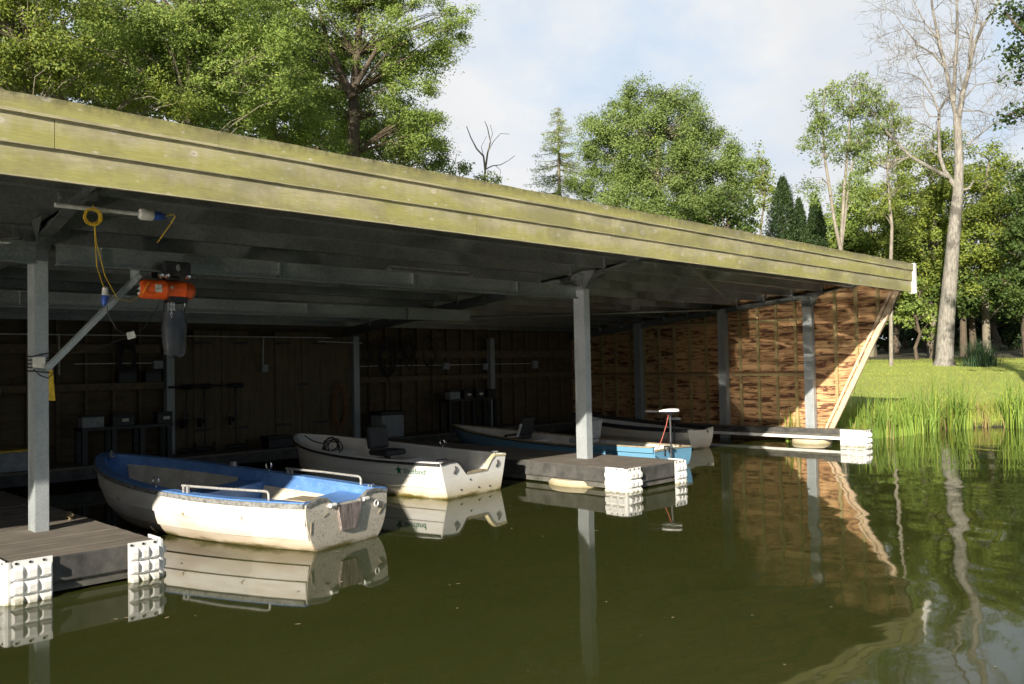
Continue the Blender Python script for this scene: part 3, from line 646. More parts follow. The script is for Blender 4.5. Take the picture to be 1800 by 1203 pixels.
# ------------------------------------------------------------------ floating docks
def fender_faces(f, org, du, wid, nrm, cols=3, rows=3, zt=0.335, zb=-0.06):
    org = Vector(org); du = Vector(du); nrm = Vector(nrm); up = Vector((0, 0, 1)); H = (zt - zb - 0.045) / rows; Wc = wid / cols
    f.prism([(0.02, zb), (wid, zb), (wid, zt - 0.0), (0.035, zt), (0, zt - 0.03), (0, zb + 0.03)], org, du, up, 0.012) if du.cross(up).dot(nrm) > 0 else \
        f.prism([(0, zb + 0.03), (0, zt - 0.03), (0.035, zt), (wid, zt), (wid, zb), (0.02, zb)], org + nrm * 0.012, du, up, 0.012)
    for c in range(cols):
        for r in range(rows):
            u0, u1 = c * Wc + 0.008, (c + 1) * Wc - 0.008; z0, z1 = zb + r * H + 0.006, zb + (r + 1) * H - 0.006; d = 0.045; k = 0.022
            B = [org + nrm * 0.012 + du * a + up * b for a, b in ((u0, z0), (u1, z0), (u1, z1), (u0, z1))]
            T = [org + nrm * (0.012 + d) + du * a + up * b for a, b in ((u0 + k * .7, z0 + k), (u1 - k * .7, z0 + k), (u1 - k * .7, z1 - k * 1.3), (u0 + k * .7, z1 - k * 1.3))]
            f.add(B + T, [(4, 5, 6, 7), (0, 1, 5, 4), (1, 2, 6, 5), (2, 3, 7, 6), (3, 0, 4, 7)])
def fender(parent, xc, yc, sx, wf=0.30, ws=0.30, zt=0.335):
    """wraps the dock corner at (xc, yc); sx=-1: left corner (side face looks to -X), +1: right corner"""
    f = MB()
    fender_faces(f, (xc - 0.005 * sx, yc - 0.014, 0), (-sx, 0, 0), wf, (0, -1, 0), zt=zt)
    fender_faces(f, (xc + 0.014 * sx, yc - 0.004, 0), (0, 1, 0), ws, (sx, 0, 0), zt=zt)
    f.lathe([(0.03, -0.06), (0.034, 0.0), (0.034, 0.3), (0.028, zt - .01)], (xc + 0.004 * sx, yc - 0.003, 0), (0, 0, 1), 10)
    n0 = len(f.f)
    for q in range(3):
        f.lathe([(0.011, 0), (0.011, 0.007)], (xc - sx * (0.05 + q * 0.1), yc - 0.026, zt - 0.022), (0, -1, 0), 8)
        f.lathe([(0.011, 0), (0.011, 0.007)], (xc + sx * 0.026, yc + 0.05 + q * 0.1, zt - 0.022), (sx, 0, 0), 8)
    for q in (0.03, 0.15, 0.25): f.lathe([(0.008, 0), (0.008, 0.005)], (xc - sx * 0.012, yc - 0.026, q), (0, -1, 0), 6)
    o = f.build('fender', M('fender'), parent); o.data.materials.append(M('dark_bolt'))
    for i in range(n0, len(o.data.polygons)): o.data.polygons[i].material_index = 1
    return o
def dock(label, x0, x1, yf, yb, fenders, floats, side=None, zt=0.32):
    d = thing('floating_dock', label, 'dock', ((x0 + x1) / 2, yf, 0), 'floating docks between the boats')
    f = MB(); y = yf + 0.012
    while y < yb:
        f.box((x0 + 0.012, y, zt - 0.035), (x1 - 0.012, min(y + 0.138, yb), zt + rng.uniform(-0.002, 0.002))); y += 0.147
    f.build('deck', M('deck'), d, bevel=0.006)
    f = MB(); s0 = 0.105
    if side: s0 = 0.235
    f.box((x0, yf, s0), (x1, yf + 0.05, zt - 0.004)).box((x0, yf + 0.0502, s0), (x0 + 0.05, yb, zt - 0.004)).box((x1 - 0.05, yf + 0.0502, s0), (x1, yb, zt - 0.004))
    f.build('skirt', M('skirt'), d, bevel=0.012)
    f = MB()
    if side:
        f.box((x0 - 0.015, yf + 0.02, 0.115), (x0 + 0.03, yb, 0.175)).build('side_channel', M('white_painted_trim'), d)
        f = MB().box((x0 + 0.005, yf + 0.03, 0.176), (x0 + 0.03, yb, 0.234)).box((x0 + 0.03, yf + 0.02, 0.1), (x1, yf + 0.05, 0.234))
    else:
        f.box((x0 + 0.04, yf + 0.04, 0.025), (x1 - 0.04, yf + 0.09, 0.104)).box((x0 + 0.04, yf + 0.0902, 0.025), (x0 + 0.09, yb, 0.104)).box((x1 - 0.09, yf + 0.0902, 0.025), (x1 - 0.04, yb, 0.104))
    f.build('under_frame', M('dock_under_frame'), d)
    for (fx, fy, r) in floats:
        MB().lathe([(0.05, -0.25), (r * 0.9, -0.22), (r, -0.10), (r, 0.045), (r * 0.94, 0.085), (0.05, 0.10)], (fx, fy, 0), (0, 0, 1), 36).build('float', M('float'), d, smooth=40)
    for (c, wf, ws) in fenders: fender(d, x0 if c < 0 else x1, yf, c, wf, ws)
    return d
dock('weathered decked floating dock in the foreground, by the blue rimmed dinghy', 1.94, 3.13, 7.60, 14.6, ((-1, 0.31, 0.3), (1, 0.27, 0.28)), ((2.5, 9.4, .5), (2.5, 12.4, .5)))
dock('grey floating dock in the middle with a steel post rising from its deck', 9.55, 10.98, 7.32, 14.6, ((-1, 0.30, 0.36), (1, 0.26, 0.3)), ((10.08, 8.45, .62), (10.2, 11.6, .6)))
dock('narrow floating dock with a pale steel side running along the timber end wall', 17.56, 17.94, 7.30, 14.6, ((-1, 0.26, 0.5),), ((17.8, 8.55, .42), (17.8, 11.6, .42)), side=True)

# ------------------------------------------------------------------ boats
class Boat:
    def __init__(s, L, bs, bm, tm, zs, zk, bow_keel, sec, planks, rake=0.25, lap=0.012, pw=2.2, pe=0.85):
        s.L, s.bs, s.bm, s.tm, s.zs_, s.zk_, s.bk, s.sec, s.planks, s.rake, s.lap, s.pw, s.pe = L, bs, bm, tm, zs, zk, bow_keel, sec, planks, rake, lap, pw, pe
    def b(s, t):
        if t < s.tm:
            u = t / s.tm; return s.bs + (s.bm - s.bs) * (1 - (1 - u) ** 2)
        u = (t - s.tm) / (1 - s.tm); return max(0.0, s.bm * (1 - u ** s.pw)) ** 1.0 * (1 if u < 1 else 0) if s.pe == 1 else s.bm * max(0.0, 1 - u ** s.pw) ** s.pe
    def zs(s, t): a, b_, p = s.zs_; return a + (b_ - a) * t ** p
    def zk(s, t):
        u = max(0, (t - 0.55) / 0.45); return s.zk_ + (s.bk - s.zk_) * u ** 3
    def prof(s):
        """normalised (w, h, lap) points from keel to gunwale"""
        pts = []
        if s.sec[0] == 'round':
            n = s.sec[1]
            N = s.planks
            for k in range(N):
                a0 = k / N; a1 = (k + 1) / N
                for j, q in enumerate((a0, (a0 + a1) / 2, a1)):
                    th = q ** 0.8 * math.pi / 2
                    w = math.sin(th) ** (2 / n); h = 1 - max(0, math.cos(th)) ** (2 / n)
                    pts.append((w, h, 1 if (k > 0 and j == 0) else (0.5 if (k > 0 and j == 1) else 0)))
        else:
            ch = s.sec[1]
            pts = [(0, 0, 0), (ch[0][0] * .55, ch[0][1] * .35, 0), (ch[0][0], ch[0][1], 0)]
            for (a, c) in zip(ch[:-1], ch[1:]):
                pts += [(a[0], a[1], 1), ((a[0] + c[0]) / 2, (a[1] + c[1]) / 2, 0.5), (c[0], c[1], 0)]
        return pts
    def pt(s, t, w, h, lap=0.0, inset=0.0, side=1):
        b = s.b(t); zk = s.zk(t); zs = s.zs(t); u = max(0, (t - 0.45) / 0.55)
        ww = w ** (1 + 1.0 * u * u) if w > 0 else 0
        y = max(0.0, b * ww + lap * s.lap * min(1, b / 0.2) - inset)
        x = s.L * t - s.rake * (1 - h) * u ** 2.5
        return (x, side * y, zk + (zs - zk) * h)
    def stations(s, n=30): return [1 - (1 - i / n) ** 1.35 for i in range(n + 1)]
    def shell(s, root, mat, name='hull'):
        f = MB(); pr = s.prof(); rows = []
        for t in s.stations():
            rows.append([s.pt(t, w, h, l) for (w, h, l) in reversed(pr)] + [s.pt(t, w, h, l, side=-1) for (w, h, l) in pr[1:]])
        f.grid(rows); o = f.build(name, mat, root, smooth=28)
        f = MB(); lastw = [i for i, q in enumerate(pr) if q[2] == 1]
        for i in lastw:
            for sd in (1, -1):
                f.tube([Vector(s.pt(t, pr[i][0], pr[i][1], 0.35, side=sd)) for t in s.stations(24)[:-1]], 0.0055, 4)
        f.build('plank_seam', M('tan_gunwale_wood'), o); return o
    def inner(s, root, mat, floor, inset, top=0.0, name='inner_hull', t0=0.012, t1=0.985, zcap=None):
        f = MB(); pr = [(w, h) for (w, h, l) in s.prof()]; rows = []
        for t in s.stations():
            t = t0 + (t1 - t0) * t
            zs = s.zs(t); q = []
            for (w, h) in pr:
                x, y, z = s.pt(t, w, h, 0, inset); z = min(z, zs - top)
                if zcap is not None: z = min(z, zcap)
                q.append((x, y, max(z, floor)))
            rows.append([p for p in reversed(q)] + [(x, -y, z) for (x, y, z) in q[1:]])
        f.grid(rows); return f.build(name, mat, root, smooth=50)
    def strip(s, root, mat, name, out, wid, zoff, hgt, t0=0.0, t1=1.0, sides=(1, -1), n=36):
        """a rectangular strip along the sheer; out = outer offset from the shell"""
        f = MB(); rows = []
        path = []
        if len(sides) == 2: path = [(t0 + (t1 - t0) * i / n, 1) for i in range(n + 1)] + [(t1 - (t1 - t0) * i / n, -1) for i in range(1 if t1 >= 1 else 0, n + 1)]
        else: path = [(t0 + (t1 - t0) * i / n, sides[0]) for i in range(n + 1)]
        for (t, sd) in path:
            b = s.b(t); z = s.zs(t) + zoff; x = s.L * t
            yo = b + out; yi = max(0.0, b + out - wid)
            xo = x + (out if t > 0.97 else 0) * ((t - .97) / .03 if t > .97 else 0)
            xi = x - (wid - out) * (0 if t < 0.9 else ((t - 0.9) / 0.1) ** 2) * 0.9
            if t > 0.999: yo = 0.0
            rows.append([(xo, sd * yo, z), (xo, sd * yo, z + hgt), (xi, sd * yi, z + hgt), (xi, sd * yi, z)])
        f.grid(rows, closed=True); m = len(f.v); f.f += [(0, 1, 2, 3), (m - 1, m - 2, m - 3, m - 4)]
        return f.build(name, mat, root, smooth=35)
    def transom(s, root, mat, top, thick=0.05):
        """top: list of (y/b, dz) from port to starboard"""
        pr = s.prof(); b = s.bs; zk = s.zk(0); zs = s.zs(0)
        side = [(b * w * 1.006, zk + (zs - zk) * h) for (w, h, l) in pr if l != 1 or True]
        poly = [(-y, z) for y, z in side[1:-1]]
        poly = [(0, zk)] + [(y, z) for y, z in side[1:-1]] + [(b * 1.006 * q, zs + dz) for q, dz in top] + [(-y, z) for y, z in reversed(side[1:-1])]
        cl = []
        for p in poly:
            if not cl or (abs(p[0] - cl[-1][0]) + abs(p[1] - cl[-1][1])) > 1e-4: cl.append(p)
        f = MB().prism(cl, (-0.012, 0, 0), (0, 1, 0), (0, 0, 1), thick)
        return f.build('transom', mat, root)
    def top_strip(s, root, mat, top, name, w=0.05, h=0.02, off=0.0, x=0.0, a=0, z=None):
        f = MB(); pts = [(y * s.bs, s.zs(0) + dz + off) for y, dz in (top if z is None else top[a:z])]
        rows = []
        for (y, zz_) in pts: rows.append([(x - 0.02, y, zz_ - h), (x - 0.02, y, zz_ + h * .4), (x + w, y, zz_ + h * .4), (x + w, y, zz_ - h)])
        f.grid(rows, closed=True); m = len(f.v); f.f += [(0, 1, 2, 3), (m - 1, m - 2, m - 3, m - 4)]
        return f.build(name, mat, root, smooth=40)
def cleat(root, x, y, z, mat='chrome'):
    f = MB().tube([(x - 0.06, y, z + 0.035), (x + 0.06, y, z + 0.03)], 0.009, 8).tube([(x - 0.02, y, z), (x - 0.02, y, z + 0.035)], 0.009, 6).tube([(x + 0.02, y, z), (x + 0.02, y, z + 0.035)], 0.009, 6)
    return f.build('cleat', M(mat), root)
def rowlock(root, x, y, z):
    f = MB().tube([(x, y, z - 0.02), (x, y, z + 0.03)], 0.011, 8)
    f.tube([(x + 0.05 * math.sin(a) * 1.0, y, z + 0.075 - 0.05 * math.cos(a)) for a in np.linspace(-2.5, 2.5, 13)], 0.009, 6)
    f.box((x - 0.04, y - 0.02, z - 0.012), (x + 0.04, y + 0.02, z)); return f.build('rowlock', M('chrome'), root)
BG = 'boats moored in the boathouse'

# 1: blue rimmed cream dinghy in front
r = thing('rowing_dinghy', 'cream rowing dinghy with a royal blue rim and seats and two grab rails, nearest boat', 'rowing boat', (5.03, 7.47, 0.0), BG, rotz=math.atan2(4.40, -0.90))
B1 = Boat(4.45, 0.585, 0.84, 0.40, (0.475, 0.735, 2.3), -0.13, 0.16, ('round', 2.5), 5, 0.30, 0.02, 2.3, 0.8)
B1.shell(r, M('hull_cream'))
B1.inner(r, M('blue'), 0.11, 0.10, 0.0)
B1.inner(r, M('inner_cream_liner'), 0.125, 0.135, 0.085, 'bow_liner', 0.575, 0.93)
B1.inner(r, M('inner_cream_liner'), 0.122, 0.125, 0.14, 'cockpit_liner', 0.17, 0.475)
B1.strip(r, M('blue'), 'gunwale', 0.012, 0.125, 0.0, 0.028)
B1.strip(r, M('grey_rubbing_strip'), 'rubbing_strip', 0.034, 0.026, -0.03, 0.045)
top1 = [(1.0, 0.0), (0.72, 0.035), (0.52, 0.03), (0.40, -0.035), (0.33, -0.05), (-0.28, -0.05), (-0.36, -0.03), (-0.52, 0.03), (-0.75, 0.03), (-1.0, 0.0)]
tr = B1.transom(r, M('transom_dirty'), top1)
B1.top_strip(r, M('grey_rubbing_strip'), top1, 'edge_strip', 0.03, 0.022, 0.0, -0.004, 0, 5); B1.top_strip(r, M('grey_rubbing_strip'), top1, 'edge_strip', 0.03, 0.022, 0.0, -0.004, 5, 10)
f = MB().prism([(0.17, 0.0), (0.125, -0.26), (-0.09, -0.26), (-0.17, 0.0)], (-0.0135, 0.0, 0.415), (0, 1, 0), (0, 0, 1), -0.03); f.build('motor_pad', M('ply'), tr)
f = MB().prism([(0.155, -0.01), (0.115, -0.245), (-0.08, -0.245), (-0.155, -0.01)], (0.045, 0.0, 0.43), (0, 1, 0), (0, 0, 1), 0.03); f.build('motor_pad', M('ply'), tr)
f = MB()
for sgn, y0 in ((1, 0.21), (-1, -0.27)): f.lathe([(0.022, -0.03), (0.022, 0.05)], (-0.03, y0 + 0.02, 0.43), (0, 1, 0), 10)
f.build('pad_clip', M('fender'), tr)
f = MB().tube([(-0.03 , -0.40 + 0.03 * math.cos(a), 0.36 + 0.032 * math.sin(a)) for a in np.linspace(0, 2 * math.pi, 15)][:-1], 0.008, 6, closed=True); f.build('ring', M('fender'), tr)
f = MB().tube([(-0.018, -0.42, 0.33), (-0.018, -0.535, 0.29)], 0.005, 5).tube([(-0.018, -0.44, 0.24), (-0.018, -0.54, 0.34)], 0.005, 5).tube([(-0.016, 0.30, 0.36), (-0.016, 0.36, 0.33)], 0.004, 5).tube([(-0.016, 0.52, 0.30), (-0.016, 0.53, 0.18)], 0.004, 5); f.build('stick', M('tan_gunwale_wood'), tr)
# thwart, stern bench, floor
def across(B, t0, t1, z0, z1, inset, root, name, mat, n=6, dip=0.0):
    f = MB(); rows = []
    for i in range(n + 1):
        t = t0 + (t1 - t0) * i / n; e = 0.0
        def hw(z):
            lo, hi = 0.0, 1.0
            pr = [(w, h) for (w, h, l) in B.prof()]; zk, zs = B.zk(t), B.zs(t); hh = (z - zk) / (zs - zk)
            for (a, c) in zip(pr[:-1], pr[1:]):
                if a[1] <= hh <= c[1] and c[1] > a[1]: w = a[0] + (c[0] - a[0]) * (hh - a[1]) / (c[1] - a[1]); break
            else: w = 1
            return max(0.02, B.pt(t, w, hh)[1] - inset)
        a, b_ = hw(z1), hw(z0)
        rows.append([(B.L * t, a, z1), (B.L * t, a * .5, z1 - dip), (B.L * t, 0, z1 - dip * 1.3), (B.L * t, -a * .5, z1 - dip), (B.L * t, -a, z1), (B.L * t, -b_, z0), (B.L * t, b_, z0)])
    f.grid(rows, closed=True); m = len(f.v); k = 7; f.f += [tuple(range(k)), tuple(m - 1 - q for q in range(k))]
    return f.build(name, M(mat), root, smooth=40)
across(B1, 0.485, 0.57, 0.115, 0.43, 0.085, r, 'thwart', 'blue', dip=0.03)
across(B1, 0.012, 0.17, 0.115, 0.41, 0.085, r, 'stern_bench', 'blue', dip=0.02)
f = MB().box((0.03, 0.30, 0.498), (0.34, 0.56, 0.512)); f.build('corner_deck', M('tan_gunwale_wood'), r, bevel=0.01)
for sd, xa, xb in ((1, 0.45, 1.62), (-1, 0.42, 1.78)):
    ya, yb_ = sd * (B1.b(xa / B1.L) - 0.05), sd * (B1.b(xb / B1.L) - 0.05); z0 = 0.505; zt = z0 + 0.085
    f = MB().tube([(xa, ya, z0 - .01), (xa, ya, zt - 0.03), (xa + 0.012, ya, zt - 0.008), (xa + 0.04, ya, zt), ((xa + xb) / 2, (ya + yb_) / 2 + sd * 0.02, zt + 0.004), (xb + 0.03, yb_, zt + 0.006)], 0.0135, 8)
    for dx in (0.0, -0.07): f.bar((xb + dx, yb_, z0 - .01), (xb + dx, yb_, zt + 0.012), 0.022, 0.03, (1, 0, 0))
    f.build('grab_rail', M('grey_rail_steel'), r)
rowlock(r, 2.12, -(B1.b(2.12 / B1.L) - 0.05), 0.545); rowlock(r, 2.12, B1.b(2.12 / B1.L) - 0.05, 0.545)
f = MB().box((2.7, -B1.b(.61) + .02, 0.56), (2.76, -B1.b(.61) + .08, 0.64)); f.build('rowlock_block', M('grey_rail_steel'), r)
cleat(r, 0.15, -0.50, 0.51); 
f = MB().tube([(4.2, 0.05, 0.72), (4.25, 0.0, 0.79), (4.3, -0.05, 0.72)], 0.012, 6).lathe([(0.05, 0), (0.05, .02)], (4.25, 0, 0.71), (0, 0, 1), 10); f.build('bow_eye', M('grey_rail_steel'), r)
f = MB()
for (x, h0) in ((2.85, 0.36), (1.55, 0.30), (0.72, 0.31)):
    y = B1.b(x / B1.L) + 0.006; f.bar((x - 0.02, y, h0 - 0.012), (x + 0.045, y + .004, h0 + 0.02), 0.006, 0.008, (0, 1, 0)).bar((x + 0.012, y + .004, h0 + 0.03), (x + 0.006, y + .004, h0 - 0.005), 0.006, 0.006, (0, 1, 0))
f.build('scratch_mark', M('tan_gunwale_wood'), r)  # small cross marks standing for scratches on the hull side

# 2: white dinghy behind it
r = thing('white_dinghy', 'white dinghy with a notched square stern, dark rubbing strip and green lettering', 'boat', (8.14, 8.93, 0.0), BG, rotz=math.atan2(3.89, -0.47))
B2 = Boat(3.95, 0.70, 0.83, 0.42, (0.49, 0.70, 2.4), -0.10, 0.18, ('chine', [(0.80, 0.155), (0.87, 0.42), (0.93, 0.68), (1.0, 1.0)]), 4, 0.30, 0.013, 2.4, 0.8)
B2.shell(r, M('hull_white'))
B2.inner(r, M('inner_white_liner'), 0.08, 0.05, 0.0)
B2.strip(r, M('hull_white'), 'gunwale', 0.02, 0.075, 0.0, 0.025)
B2.strip(r, M('black_rubbing_strip'), 'rubbing_strip', 0.035, 0.03, -0.022, 0.034)
top2 = [(1.0, 0.0), (0.80, 0.02), (0.55, 0.02), (0.43, -0.05), (0.27, -0.17), (-0.36, -0.17), (-0.50, -0.05), (-0.64, 0.02), (-1.0, 0.005)]
tr = B2.transom(r, M('hull_white'), top2)
B2.top_strip(r, M('black_rubbing_strip'), top2, 'edge_strip', 0.05, 0.02, 0.004, -0.006, 0, 5); B2.top_strip(r, M('tan_gunwale_wood'), top2, 'edge_strip', 0.05, 0.02, 0.004, -0.002, 4, 6); B2.top_strip(r, M('yellowed_edging'), top2, 'edge_strip', 0.05, 0.016, 0.006, -0.004, 5, 9)
for y in (0.42, -0.5):
    f = MB().tube([(-0.02, y, 0.44), (-0.035, y + 0.01, 0.40), (-0.028, y + 0.045, 0.34), (-0.02, y + 0.015, 0.335), (-0.025, y - 0.03, 0.40), (-0.02, y - 0.01, 0.43)], 0.006, 6); f.build('rope_loop', M('black_cable'), tr)
f = MB()
for (y, z) in ((0.1, 0.22), (-0.32, 0.08), (-0.08, 0.09), (0.3, 0.1)): f.lathe([(0.014, 0), (0.012, 0.01)], (-0.012, y, z), (-1, 0, 0), 8)
f.build('drain_plug', M('dark_bolt'), tr)
# lettering and emblem on the port top strake
def side_pt(B, x, z, out=0.006):
    t = x / B.L; zk, zs = B.zk(t), B.zs(t); hh = (z - zk) / (zs - zk); pr = [(w, h) for (w, h, l) in B.prof()]
    w = 1
    for a, c in zip(pr[:-1], pr[1:]):
        if a[1] <= hh <= c[1] and c[1] > a[1]: w = a[0] + (c[0] - a[0]) * (hh - a[1]) / (c[1] - a[1])
    p = Vector(B.pt(t, w, hh)); p.y += out + 0.010; return p
pa, pb, pc = side_pt(B2, 0.66, 0.335), side_pt(B2, 0.30, 0.335), side_pt(B2, 0.66, 0.43)
hullo = [c for c in kids(r) if c.name.startswith('hull')][0]
text_mesh('Shetland', 0.115, M('green_lettering'), pa, pb - pa, pc - pa, hullo, 'lettering', shear=0.3, depth=0.0008, bold=0.0)
rt = (pb - pa).normalized(); up_ = (pc - pa); up_ = (up_ - rt * up_.dot(rt)).normalized(); f = MB()
pe = side_pt(B2, 0.725, 0.375)
def disc(cx, cz, rx, rz, n=16, th=0.0):
    out = []
    for k in range(n):
        a = 2 * math.pi * k / n; u, v_ = rx * math.cos(a), rz * math.sin(a); out.append((cx + u * math.cos(th) - v_ * math.sin(th), cz + u * math.sin(th) + v_ * math.cos(th)))
    return out
for poly in (disc(0, 0, 0.03, 0.036), disc(0.0, 0.052, 0.009, 0.022), disc(0.036, 0.022, 0.028, 0.009, th=-0.4), disc(-0.036, 0.022, 0.028, 0.009, th=0.4), disc(0.022, -0.04, 0.022, 0.008, th=-1.0), disc(-0.022, -0.04, 0.022, 0.008, th=1.0)):
    f.prism(poly, pe, rt, up_, 0.0015)
f.build('emblem', M('green_lettering'), hullo)
across(B2, 0.44, 0.54, 0.10, 0.36, 0.035, r, 'thwart', 'inner_white_liner'); across(B2, 0.015, 0.16, 0.09, 0.22, 0.035, r, 'stern_bench', 'inner_white_liner'); across(B2, 0.78, 0.94, 0.2, 0.46, 0.03, r, 'bow_seat', 'inner_white_liner')
cleat(r, 0.12, -0.62, 0.515); rowlock(r, 1.35, -(B2.b(1.35 / B2.L) - 0.02), 0.535)
def swivel_seat(label, loc, rz, mat='black_vinyl', group='swivel boat seats'):
    q = thing('boat_seat', label, 'seat', loc, group, rotz=rz)
    MB().lathe([(0.05, 0), (0.05, 0.1)], (0, 0, 0.0)).build('pedestal', M('dark_bolt'), q)
    MB().box((-0.21, -0.21, 0.1), (0.22, 0.21, 0.19)).build('cushion', M(mat), q, bevel=0.035)
    f = MB().box((-0.05, -0.2, 0.0), (0.05, 0.2, 0.36)); rot = Matrix.Translation((-0.2, 0, 0.19)) @ Matrix.Rotation(rad(-10), 4, 'Y'); f.v = [tuple(rot @ Vector(p)) for p in f.v]
    f.build('backrest', M(mat), q, bevel=0.04); return q
swivel_seat('black padded swivel seat on the thwart of the white lettered dinghy', (7.98, 10.75, 0.36), rad(-85))
q = thing('cushion', 'black padded cushion lying on the middle thwart of the white dinghy', 'cushion', (7.62, 10.55, 0.36))
MB().box((7.36, 10.25, 0.362), (7.76, 10.62, 0.46)).build('pad', M('black_vinyl'), q, bevel=0.045)
q = thing('battery_box', 'black battery box with a carrying handle near the stern of the white dinghy', 'battery box', (8.1, 9.65, 0.1))
MB().box((7.95, 9.5, 0.1), (8.28, 9.72, 0.33)).box((7.94, 9.49, 0.331), (8.29, 9.73, 0.38)).build('case', M('black_plastic'), q, bevel=0.01)
MB().tube([(8.0, 9.6, 0.38), (8.02, 9.6, 0.45), (8.2, 9.6, 0.45), (8.24, 9.6, 0.38)], 0.008, 6).build('handle', M('black_cable'), q)
rr = random.Random(7); f = MB()
for k in range(5): f.tube(ring((7.82 + rr.uniform(-.04, .04), 12.05 + rr.uniform(-.05, .05), 0.49 + 0.02 * k), 0.14 + rr.uniform(-.03, .03), 22, 'z' if False else 'y', 0.9, 0.12, rr), 0.011, 5, closed=True)
f.tube(sag((7.75, 12.05, 0.6), (7.65, 12.6, 0.70), 0.05), 0.011, 5); tag(f.build('mooring_rope', M('black_cable')), 'dark rope heaped in the bow of the white dinghy', 'rope')

# 3: long light blue boat in the second bay
r = thing('blue_punt', 'long narrow light blue boat with a white inside, moored past the middle dock', 'boat', (12.31, 8.42, 0.0), BG, rotz=math.atan2(5.95, 0.10))
B3 = Boat(5.9, 0.54, 0.66, 0.45, (0.315, 0.52, 2.2), -0.12, 0.10, ('round', 2.3), 3, 0.35, 0.008, 2.2, 0.85)
B3.shell(r, M('hull_blue')); B3.inner(r, M('inner_white_liner'), 0.03, 0.035, 0.0)
B3.strip(r, M('tan_gunwale_wood'), 'gunwale', 0.03, 0.075, 0.0, 0.022); B3.strip(r, M('black_rubbing_strip'), 'rubbing_strip', 0.035, 0.02, -0.022, 0.02)
top3 = [(1.0, 0.0), (0.5, 0.012), (-0.5, 0.012), (-1.0, 0.0)]
tr = B3.transom(r, M('hull_blue'), top3); B3.top_strip(r, M('tan_gunwale_wood'), top3, 'edge_strip', 0.05, 0.012, 0.01, -0.004)
f = MB().tube([(-0.016, 0.52, 0.24), (-0.02, 0.45, 0.20), (-0.018, 0.38, 0.16)], 0.008, 5); f.build('rope_loop', M('black_cable'), tr)
B3.strip(r, M('hull_blue'), 'raised_side', 0.036, 0.045, -0.02, 0.085, 0.0, 0.21, (1,)); B3.strip(r, M('tan_gunwale_wood'), 'raised_side_cap', 0.045, 0.07, 0.066, 0.02, 0.0, 0.21, (1,))
across(B3, 0.30, 0.36, 0.05, 0.25, 0.03, r, 'thwart', 'inner_white_liner'); across(B3, 0.60, 0.66, 0.05, 0.28, 0.03, r, 'thwart', 'inner_white_liner')
q = swivel_seat('black folding seat in the bow half of the long blue boat', (12.35, 12.2, 0.22), rad(95))
f = MB().bar((-0.28, 0.24, 0.42), (-0.18, 0.24, 0.16), 0.03, 0.05, (0, 1, 0)).bar((-0.18, 0.24, 0.17), (0.08, 0.24, 0.15), 0.03, 0.03, (0, 1, 0)); f.build('side_bracket', M('white_conduit'), q)
swivel_seat('grey backed boat seat standing amidships in the long blue boat', (12.42, 10.5, 0.22), rad(90), 'grey_box_plastic')

# 4: ivory boat beyond
r = thing('ivory_dinghy', 'ivory dinghy with a black gunwale and square stern, beyond the long blue boat', 'boat', (15.44, 9.86, 0.0), BG, rotz=math.atan2(3.8, 0.35))
B4 = Boat(3.9, 0.42, 0.66, 0.45, (0.41, 0.62, 2.2), -0.10, 0.15, ('round', 2.1), 3, 0.3, 0.01, 2.3, 0.85)
B4.shell(r, M('hull_ivory')); B4.inner(r, M('inner_white_liner'), 0.06, 0.04, 0.0)
B4.strip(r, M('black_rubbing_strip'), 'gunwale', 0.02, 0.07, -0.06, 0.08)
top4 = [(1.0, 0.0), (0.6, -0.01), (0.5, -0.03), (-0.5, -0.03), (-0.6, -0.01), (-1.0, 0.02)]
tr = B4.transom(r, M('hull_ivory'), top4)
MB().tube([(-0.02, -0.3, 0.415), (-0.03, -0.28, 0.43), (-0.03, -0.1, 0.42), (-0.02, -0.08, 0.405)], 0.01, 6).build('handle', M('black_cable'), tr)
MB().prism([(-0.04, 0), (0.04, 0), (0, -0.06)], (-0.0125, -0.22, 0.36), (0, 1, 0), (0, 0, 1), -0.004).build('vent', M('dark_bolt'), tr)
across(B4, 0.4, 0.48, 0.08, 0.3, 0.04, r, 'thwart', 'inner_white_liner'); across(B4, 0.02, 0.16, 0.08, 0.26, 0.04, r, 'stern_bench', 'black_vinyl')

